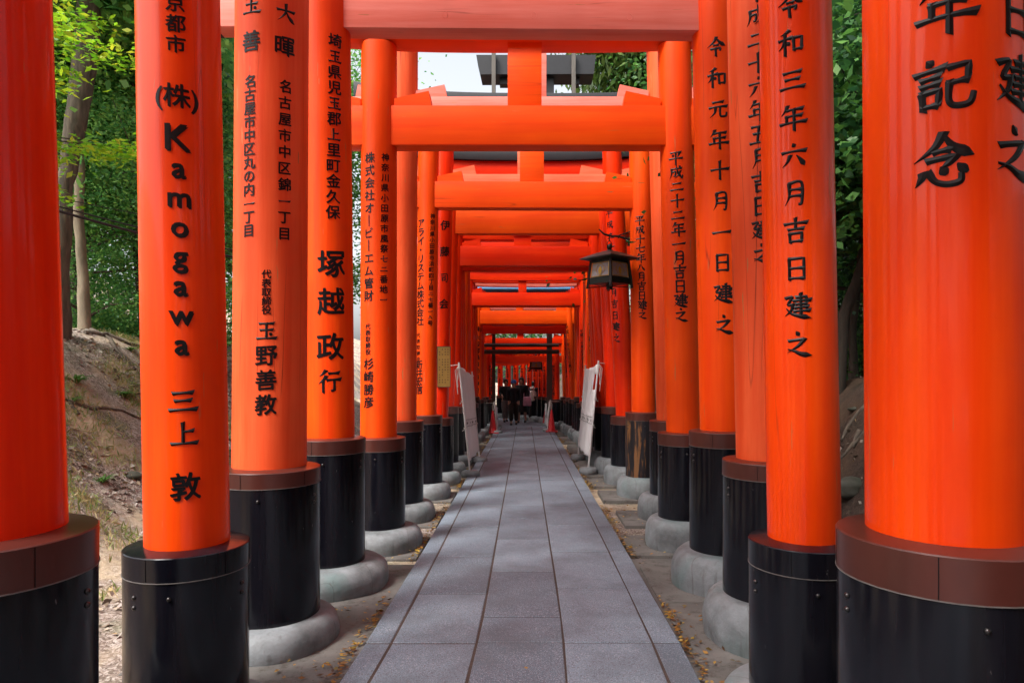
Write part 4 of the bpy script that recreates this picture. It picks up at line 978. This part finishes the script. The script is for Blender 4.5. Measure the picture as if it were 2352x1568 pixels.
# ------------------------------------------------------------------ banners on weighted poles
def banner(pn, pf, label, torn=False):
    """pn, pf: near / far pole as (base point, top point)"""
    T = thing('banner_screen', label, 'banner', (0, 0, 0), 'white cloth banners beside the path')
    for b, t in (pn, pf):
        b, t = Vector(b), Vector(t); g0 = gh(b.x, b.y) if 0 else gz(b.y)
        bm = bmesh.new(); tube(bm, [(b.x, b.y, g0 + .03), t], .016, 10); obj('pole', bm, M['pole'], T, 60)
        bm = bmesh.new(); lathe(bm, [(.15, g0 - .02), (.165, g0 + .01), (.16, g0 + .06), (.13, g0 + .085), (.03, g0 + .09)], 20, b.x, b.y)
        for v in bm.verts: pass
        obj('pole_weight', bm, M['stone'], T, 50)
    nb, ntp = Vector(pn[0]), Vector(pn[1]); fb, ft = Vector(pf[0]), Vector(pf[1])
    bm = bmesh.new(); nx, nz = 14, 30; gr = []; uvr = random.Random(3)
    for j in range(nz + 1):
        t = .12 + .85 * j / nz; a = nb.lerp(ntp, t); b = fb.lerp(ft, t * .99)
        row = []
        for i in range(nx + 1):
            s = i / nx; p = a.lerp(b, s)
            p.x += .02 * math.sin(s * 17 + t * 4) + .03 * math.sin(s * 3.1) * (1 - t * .3) * (1 if nb.x < 0 else -1) + .006 * math.sin(s * 40 + t * 9)
            p.z -= (.05 * math.sin(s * math.pi) + .012 * math.sin(s * 22)) * (t > .5) * (t - .4) - (s * 0)
            if j == 0: p.z += .02
            row.append(bm.verts.new(p))
        gr.append(row)
    for j in range(nz):
        for i in range(nx):
            if torn and j in (22, 23, 24, 25, 26) and i in (0, 1): continue
            bm.faces.new((gr[j][i], gr[j][i + 1], gr[j + 1][i + 1], gr[j + 1][i]))
    cl = obj('cloth', bm, M['cloth'], T, 180)
    sm = cl.modifiers.new('thick', 'SOLIDIFY'); sm.thickness = .003
    # printed marks on the band low on the cloth
    bm = bmesh.new(); rn = random.Random(9); off = .014 if nb.x < 0 else -.014
    for side in (1,):
        for k in range(9):
            s = .08 + k * .1; t = .46; p = nb.lerp(ntp, t).lerp(fb.lerp(ft, t * .99), s)
            x = p.x + .03 * math.sin(s * 3.1) * (.86) * (1 if nb.x < 0 else -1) + .02 * math.sin(s * 17 + t * 4)
            for q in range(3):
                h = rn.uniform(.004, .02)
                box(bm, x + off * .9, x + off * 1.1, p.y - .05 + q * .03, p.y - .035 + q * .03 + rn.uniform(0, .02), p.z - h + rn.uniform(-.012, .012), p.z + h)
    for t in (.43, .49):
        for k in range(12):
            s0, s1 = k / 12, (k + 1) / 12; pts = []
            for s in (s0, s1):
                p = nb.lerp(ntp, t).lerp(fb.lerp(ft, t * .99), s); pts.append(Vector((p.x + .03 * math.sin(s * 3.1) * .86 * (1 if nb.x < 0 else -1) + .02 * math.sin(s * 17 + t * 4) + off * .6, p.y, p.z)))
            tube(bm, pts, .004, 4)
    obj('printed_band', bm, M['ink'], cl)
    bm = bmesh.new()
    sgn = -1 if nb.x < 0 else 1
    tube(bm, [ntp - Vector((0, 0, .04)), ntp + Vector((sgn * .12, .1, -.05)), ntp + Vector((sgn * .3, .3, -.06))], .006, 5)
    for k in range(3): tube(bm, [ntp - Vector((0, 0, .05)), ntp + Vector((sgn * .03 * k, -.02, -.14)), ntp + Vector((sgn * .02, .02 * k, -.3 - .12 * k))], .006, 5)
    for t in (.42, .66, .95):
        p = nb.lerp(ntp, t); tube(bm, [p + Vector((.03 * math.cos(a), .03 * math.sin(a), 0)) for a in [i * .7 for i in range(10)]], .005, 5); tube(bm, [p, p + Vector((sgn * .05, 0, -.05))], .005, 5)
        p = fb.lerp(ft, t); tube(bm, [p + Vector((.03 * math.cos(a), .03 * math.sin(a), .01 * math.sin(a * 2))) for a in [i * .7 for i in range(10)]], .005, 5)
    obj('tie_cord', bm, M['rope'], T, 60)
def gp(u, v):
    y = yg(v); return (xp(u, y), y, gz(y))
def tp(u, v, y): return (xp(u, y), y, zp(v, y))
yb1, yb2 = yg(1092), yg(1058)
banner((gp(1080, 1092), tp(1054, 832, yb1)), (gp(1101, 1058), tp(1084, 853, yb2)), 'near left white banner, its frayed cloth laced between two weighted poles')
yb1, yb2 = yg(1084), yg(1052)
banner((gp(1351, 1084), tp(1375, 828, yb1)), (gp(1328, 1052), tp(1345, 838, yb2)), 'near right white banner with a torn upper edge and weighted poles', True)
yb1, yb2 = yg(992), yg(984)
banner((gp(1142, 994), tp(1135, 922, yb1)), (gp(1141, 980), tp(1141, 935, yb2)), 'far left white banner beside the cone and the timber prop')
banner((gp(1257, 990), tp(1264, 918, yg(990))), (gp(1252, 977), tp(1253, 925, yg(977))), 'far right white banner between the cone and the timber prop')

# ------------------------------------------------------------------ cones
def cone(u, v, s, label):
    y = yg(v); T = thing('traffic_cone', label, 'cone', (xp(u, y), y, gz(y)), 'red cones beside the path')
    bm = bmesh.new(); lathe(bm, [(.145, .03), (.12, .06), (.03, .66), (.024, .70), (.0, .702)], 20, 0, 0, False); obj('cone_body', bm, M['cone'], T, 50)
    bm = bmesh.new(); box(bm, -.19, .19, -.19, .19, .0, .032, .008); obj('cone_foot', bm, M['cone'], T)
    T.scale = (s, s, s)
cone(1132, 994, 1, 'red traffic cone at the left edge of the path by the timber prop')
cone(1267, 991, 1, 'nearer of the two red cones at the right edge of the path')
cone(1253, 975, .9, 'farther red cone half hidden by the right far banner')

# ------------------------------------------------------------------ timber props and cross rails
yq = 22.7
T = thing('timber_prop_frame', 'dark timber frame of two posts and two rails propping the far gates', 'timber frame', (0, yq, gz(yq)))
for u, w, m in ((1134, .055, 'wood'), (1262, .09, 'woodg')):
    bm = bmesh.new(); x = xp(u, yq); box(bm, x - w, x + w, -.06, .06, -.1, zp(752, yq) - gz(yq), .006); obj('post', bm, M[m], T)
for va, vb, dy in ((797, 789, -.09), (813, 803, -.1)):
    bm = bmesh.new(); tube(bm, [(xp(1113, yq), dy - .06, zp((va + vb) / 2, yq) - gz(yq)), (xp(1283, yq), dy - .06, zp((va + vb) / 2, yq) - gz(yq))], (va - vb) / 2 * yq / 1568, 10); obj('rail', bm, M['wood'], T, 60)
# blue sheet laid over a far lintel
ybs = 20.2; bm = bmesh.new(); x0, x1 = xp(1085, ybs), xp(1322, ybs)
V = []; bmx = bmesh.new(); rows = []
for i in range(25):
    x = x0 + (x1 - x0) * i / 24; rows.append([bmx.verts.new((x, ybs - .02 + .01 * math.sin(i * 1.7), zp(660, ybs) + .004 * math.sin(i))), bmx.verts.new((x, ybs - .05, zp(664, ybs))), bmx.verts.new((x, ybs + .0 + .012 * math.sin(i * 2.1), zp(669.5, ybs) + .006 * math.sin(i * 1.3)))])
for a, b in zip(rows, rows[1:]):
    for k in range(2): bmx.faces.new((a[k], b[k], b[k + 1], a[k + 1]))
bm.free(); o = tag(obj('blue_sheet', bmx, M['blue'], None, 180), 'narrow blue sheet stretched between two far gates', 'sheet'); o.modifiers.new('t', 'SOLIDIFY').thickness = .02
# dark roofed frame seen over the near beams
yr = 13.2; T = thing('ridge_frame', 'dark roofed timber frame on two pale slender posts above the gates', 'roof frame', (0, yr, zp(260, yr)))
zo = zp(260, yr); PP = 12
bm = bmesh.new(); prism(bm, [(xp(1096, yr), zp(140, yr) - zo), (xp(1366, yr), zp(140, yr) - zo), (xp(1361, yr), zp(183, yr) - zo), (xp(1106, yr), zp(184, yr) - zo)], -.25, .25); obj('roof_board', bm, M['kasagi'], T)
bm = bmesh.new(); box(bm, xp(1148, yr), xp(1182, yr), -.1, .1, zp(198, yr) - zo, zp(183.5, yr) - zo); box(bm, xp(1320, yr), xp(1330, yr), -.1, .1, zp(198, yr) - zo, zp(182.5, yr) - zo); box(bm, xp(1215, yr), xp(1272, yr), -.12, .12, 0, zp(170.5, yr) - zo, .01); obj('centre_post', bm, M['kasagi'], T)
for u in (1136, 1315):
    bm = bmesh.new(); box(bm, xp(u - 4.5, yr), xp(u + 4.5, yr), -.36, -.29, 0, zp(140, yr) - zo, .004); obj('post', bm, M['woodg'], T)
bm = bmesh.new(); box(bm, xp(1040, yr), xp(1420, yr), -.4, .3, -.10, .0, .01); obj('base_beam', bm, M['woodg'], T)

# ------------------------------------------------------------------ walkers
def skin_mesh(chains, sub=1):
    """chains: list of polylines [(x,y,z,r)...]; points that coincide are shared -> one continuous surface"""
    key = {}; V = []; E = []; RR = []
    def vid(p):
        k = (round(p[0], 3), round(p[1], 3), round(p[2], 3))
        if k not in key: key[k] = len(V); V.append(p[:3]); RR.append(p[3])
        return key[k]
    for c in chains:
        ids = [vid(p) for p in c]
        for a, b in zip(ids, ids[1:]):
            if a != b and (a, b) not in E and (b, a) not in E: E.append((a, b))
    bm = bmesh.new(); ly = bm.verts.layers.skin.verify(); vs = [bm.verts.new(p) for p in V]
    for a, b in E: bm.edges.new((vs[a], vs[b]))
    for v_, r in zip(vs, RR): v_[ly].radius = (r, r)
    vs[0][ly].use_root = True
    me = bpy.data.meshes.new('s'); bm.to_mesh(me); bm.free()
    o = bpy.data.objects.new('s', me); COL.objects.link(o)
    m = o.modifiers.new('k', 'SKIN'); m.use_smooth_shade = True
    s = o.modifiers.new('ss', 'SUBSURF'); s.levels = sub; s.render_levels = sub
    dg = bpy.context.evaluated_depsgraph_get(); dg.update()
    out = bpy.data.meshes.new_from_object(o.evaluated_get(dg)); bpy.data.objects.remove(o); bpy.data.meshes.remove(me)
    return out
def person(u, v, hgt, label, rz, top, legs, hair='bob', cap=None, skirt=None, shoes=(.02, .02, .02), bend=0, stride=.18, arms=((.1, -.1), (.1, -.1)), vest=None, bag=None, back=None, dx=0):
    y = yg(v); T = thing('person', label, 'person', (xp(u, y) + dx, y, gz(y) - .01), 'people walking under the far gates', rz)
    k = hgt / 1.7; S = lambda p: (p[0] * k, p[1] * k, p[2] * k, p[3] * k)
    st = stride
    hip = (0, 0, .93, .125); chest = (0, -bend * .5, 1.28, .135); neck = (0, -bend, 1.46, .05); head0 = (0, -bend - .02, 1.53, .07); head1 = (0, -bend - .03, 1.62, .088); crown = (0, -bend - .02, 1.68, .06)
    body = [[hip, (0, -bend * .2, 1.1, .115), chest, (0, -bend * .8, 1.41, .085), neck, head0, head1, crown], [head1, (0, -bend - .115, 1.595, .02)]]
    legc = []
    for sd, f in ((-1, 1), (1, -1)):
        kx = .095 * sd
        lg = [hip, (kx, 0, .86, .095), (kx, -st * .45 * f - .02, .48, .06), (kx, -st * f * .6 + (.06 if f < 0 else .02), .09, .042), ]
        body.append(lg); foot = [lg[-1], (kx, lg[-1][1] - .06, .045, .038), (kx * 1.1, lg[-1][1] - .15, .035, .03)]
        body.append(foot); legc.append((lg, foot))
    armc = []
    for sd, (fx, fy) in zip((-1, 1), arms):
        sh = (.185 * sd, -bend * .7, 1.40, .055); el = (.235 * sd, -bend * .5 + fx * .3, 1.13, .042); wr = (.2 * sd, -bend * .3 + fy, .93 if fy > -.2 else 1.12, .028)
        armc.append([(0, -bend * .8, 1.41, .085), sh, el, wr]); body.append(armc[-1])
        palm = (wr[0], wr[1] - .03, wr[2] - .06, .026); body.append([wr, palm])
        for q in range(4): body.append([palm, (wr[0] + (q - 1.5) * .016, palm[1] - .02, palm[2] - .05, .009), (wr[0] + (q - 1.5) * .017, palm[1] - .035, palm[2] - (.075, .085, .082, .07)[q], .008)])
        body.append([palm, (wr[0] - sd * .035, palm[1] - .02, palm[2] - .005, .01), (wr[0] - sd * .045, palm[1] - .035, palm[2] - .035, .009)])
    bo = obj('body', skin_mesh([[S(p) for p in c] for c in body]), M['skin'], T, 180)
    g = lambda c, a: [S((p[0], p[1], p[2], p[3] * 1.1 + a + .01)) for p in c]
    mt = simple('jacket_cloth', top, .85, var=.2, sc_=6); ml = simple('trouser_cloth', legs, .85, var=.2, sc_=6); ms = simple('shoe', shoes, .6)
    jk = [g([(0, 0, .86, .135), hip, (0, -bend * .2, 1.1, .125), chest, (0, -bend * .8, 1.41, .085), (0, -bend * .95, 1.45, .05)], .022)] + [g(a, .02) for a in armc]
    if skirt:
        bm = bmesh.new(); lathe(bm, [(.15 * k, 1.0 * k), (.20 * k, .8 * k), (.27 * k, skirt * k)], 24, 0, 0, False)
        for v_ in bm.verts: a = math.atan2(v_.co.y, v_.co.x); f = 1 + .07 * math.sin(7 * a) * (1 - v_.co.z / k); v_.co.x *= f; v_.co.y *= f * .9
        obj('skirt', bm, ml, T, 180)
    obj('jacket', skin_mesh(jk), mt, T, 180)
    if not skirt: obj('trousers', skin_mesh([g([(0, 0, .98, .12), hip] + l[0][1:3] + [(l[0][3][0], l[0][3][1], .13, .05)], .022) for l in legc]), ml, T, 180)
    for l, f in legc:
        bm = bmesh.new(); p = f[1]; sphere(bm, (p[0] * k, (p[1] - .03) * k, .045 * k), .055 * k, (.85, 2.3, .85)); obj('shoe', bm, ms, T, 180)
    mh = simple('dark_hair', (.012, .01, .009), .5)
    hy = -bend + .0
    bm = bmesh.new(); sphere(bm, (0, (hy + .015) * k, 1.645 * k), .118 * k, (.93, 1.0, 1.0), 20)
    for v_ in bm.verts:
        if v_.co.y < (hy - .055) * k and v_.co.z < 1.665 * k: v_.co.y = (hy - .05) * k
        if v_.co.z < 1.6 * k and hair == 'long': v_.co.z -= .17 * k; v_.co.y = max(v_.co.y, (hy - .02) * k)
    obj('hair', bm, mh, T, 180)
    for sx in (-.034, .034):
        bm = bmesh.new(); sphere(bm, (sx * k, (hy - .112) * k, 1.615 * k), .011 * k); obj('eye', bm, mh, bo, 180)
    bm = bmesh.new(); box(bm, -.022 * k, .022 * k, (hy - .118) * k, (hy - .10) * k, 1.552 * k, 1.559 * k, .002); obj('mouth', bm, simple('lips', (.35, .12, .10), .5), bo)
    if cap:
        bm = bmesh.new(); sphere(bm, (0, (hy + .01) * k, 1.675 * k), .118 * k, (.95, 1.02, .85), 20)
        for v_ in bm.verts: v_.co.z = max(v_.co.z, 1.655 * k)
        q = [bm.verts.new(((.10 * math.sin(a)) * k, (hy - .07 - .12 * math.cos(a)) * k, 1.655 * k - .02 * math.cos(a) * k)) for a in [(-1.5 + i * .3) for i in range(11)]]
        bm.faces.new(q); obj('cap', bm, simple('cap_cloth', cap, .8), T, 60)
    if vest:
        obj('vest', skin_mesh([g([(0, 0, .84, .135), hip, (0, -bend * .2, 1.1, .125), chest, (0, -bend * .8, 1.39, .10)], .045)]), simple('vest_cloth', vest, .85), T, 180)
        bm = bmesh.new(); sphere(bm, (0, .12 * k, 1.42 * k), .11 * k, (1.1, .7, .8)); obj('hood', bm, simple('hood_cloth', vest, .85), T, 180)
    return T, y, k
person(1180, 975, 1.62, 'person in front wearing a blue cap and a long dark coverall', 0, (.012, .014, .022), (.03, .022, .018), cap=(.07, .2, .55), bend=.05, arms=((.0, -.05), (.0, -.05)))
person(1161, 968, 1.66, 'person at the left in a dark checked jacket holding a phone, one foot forward', .25, (.018, .026, .03), (.20, .17, .17), bend=.04, arms=((-.05, -.25), (-.05, -.25)), stride=.3)
person(1199, 970, 1.72, 'person in black with a wide skirt, leaning over the pink bag', -.3, (.008, .008, .012), (.008, .008, .01), hair='long', skirt=.42, bend=.08, arms=((0, -.1), (0, -.12)))
person(1226, 966, 1.60, 'person at the right with long dark hair, beige vest and white shoes', 2.6, (.012, .014, .03), (.008, .008, .01), hair='long', vest=(.70, .58, .54), shoes=(.6, .58, .6), bend=.03)
yb_ = yg(970); bm = bmesh.new(); box(bm, -.15, .15, -.07, .07, -.36, 0, .05)
for v in bm.verts: v.co.x *= 1 + .25 * (-v.co.z); v.co.y *= 1 + .15 * math.sin(v.co.x * 20)
T = thing('shoulder_bag', 'pale pink cloth bag hanging at the skirted walker side', 'bag', (xp(1211, yb_), yb_ - .22, zp(910, yb_))); obj('bag_body', bm, simple('pink_cloth', (.75, .42, .58), .7), T, 60)
bm = bmesh.new(); tube(bm, [(-.13, 0, -.02), (-.12, .1, .22), (-.04, .16, .34), (.10, .1, .24), (.13, 0, -.02)], .012, 6); obj('strap', bm, simple('strap_cloth', (.5, .28, .38), .7), T, 60)

# ------------------------------------------------------------------ sky, sun, camera
EL, AZ = 54, 226           # sun high behind the photographer, to the left
w = bpy.data.worlds.new('World'); sc.world = w; w.use_nodes = True; nt = w.node_tree
bg = nt.nodes['Background']; sk = nt.nodes.new('ShaderNodeTexSky'); sk.sky_type = 'NISHITA'; sk.sun_disc = False
sk.sun_elevation = rad(EL); sk.sun_rotation = rad(AZ); sk.air_density = 1.0; sk.dust_density = 5.0; sk.ozone_density = 1.0
hs = nt.nodes.new('ShaderNodeHueSaturation'); hs.inputs['Saturation'].default_value = .3; hs.inputs['Value'].default_value = 1.75
nt.links.new(sk.outputs[0], hs.inputs['Color']); nt.links.new(hs.outputs[0], bg.inputs[0]); bg.inputs[1].default_value = .12
ld = bpy.data.lights.new('sun', 'SUN'); ld.energy = 2.4; ld.angle = rad(16); ld.color = (1, .95, .87)
so = bpy.data.objects.new('sun', ld); COL.objects.link(so)
d = Vector((math.sin(rad(AZ)) * math.cos(rad(EL)), math.cos(rad(AZ)) * math.cos(rad(EL)), math.sin(rad(EL))))
so.rotation_euler = d.to_track_quat('Z', 'Y').to_euler()
cd = bpy.data.cameras.new('camera'); co = bpy.data.objects.new('camera', cd); COL.objects.link(co)
cd.lens = 24; cd.sensor_width = 36; cd.shift_x = -.01616; cd.shift_y = .0272; cd.clip_start = .05; cd.clip_end = 600
co.location = (0, 0, H); co.rotation_euler = (rad(90), 0, 0); sc.camera = co
sc.view_settings.view_transform = 'Standard'; sc.view_settings.look = 'None'; sc.view_settings.exposure = .8; sc.view_settings.gamma = 1
sc.cycles.max_bounces = 12; sc.cycles.diffuse_bounces = 6; sc.cycles.transmission_bounces = 4; sc.cycles.use_denoising = True
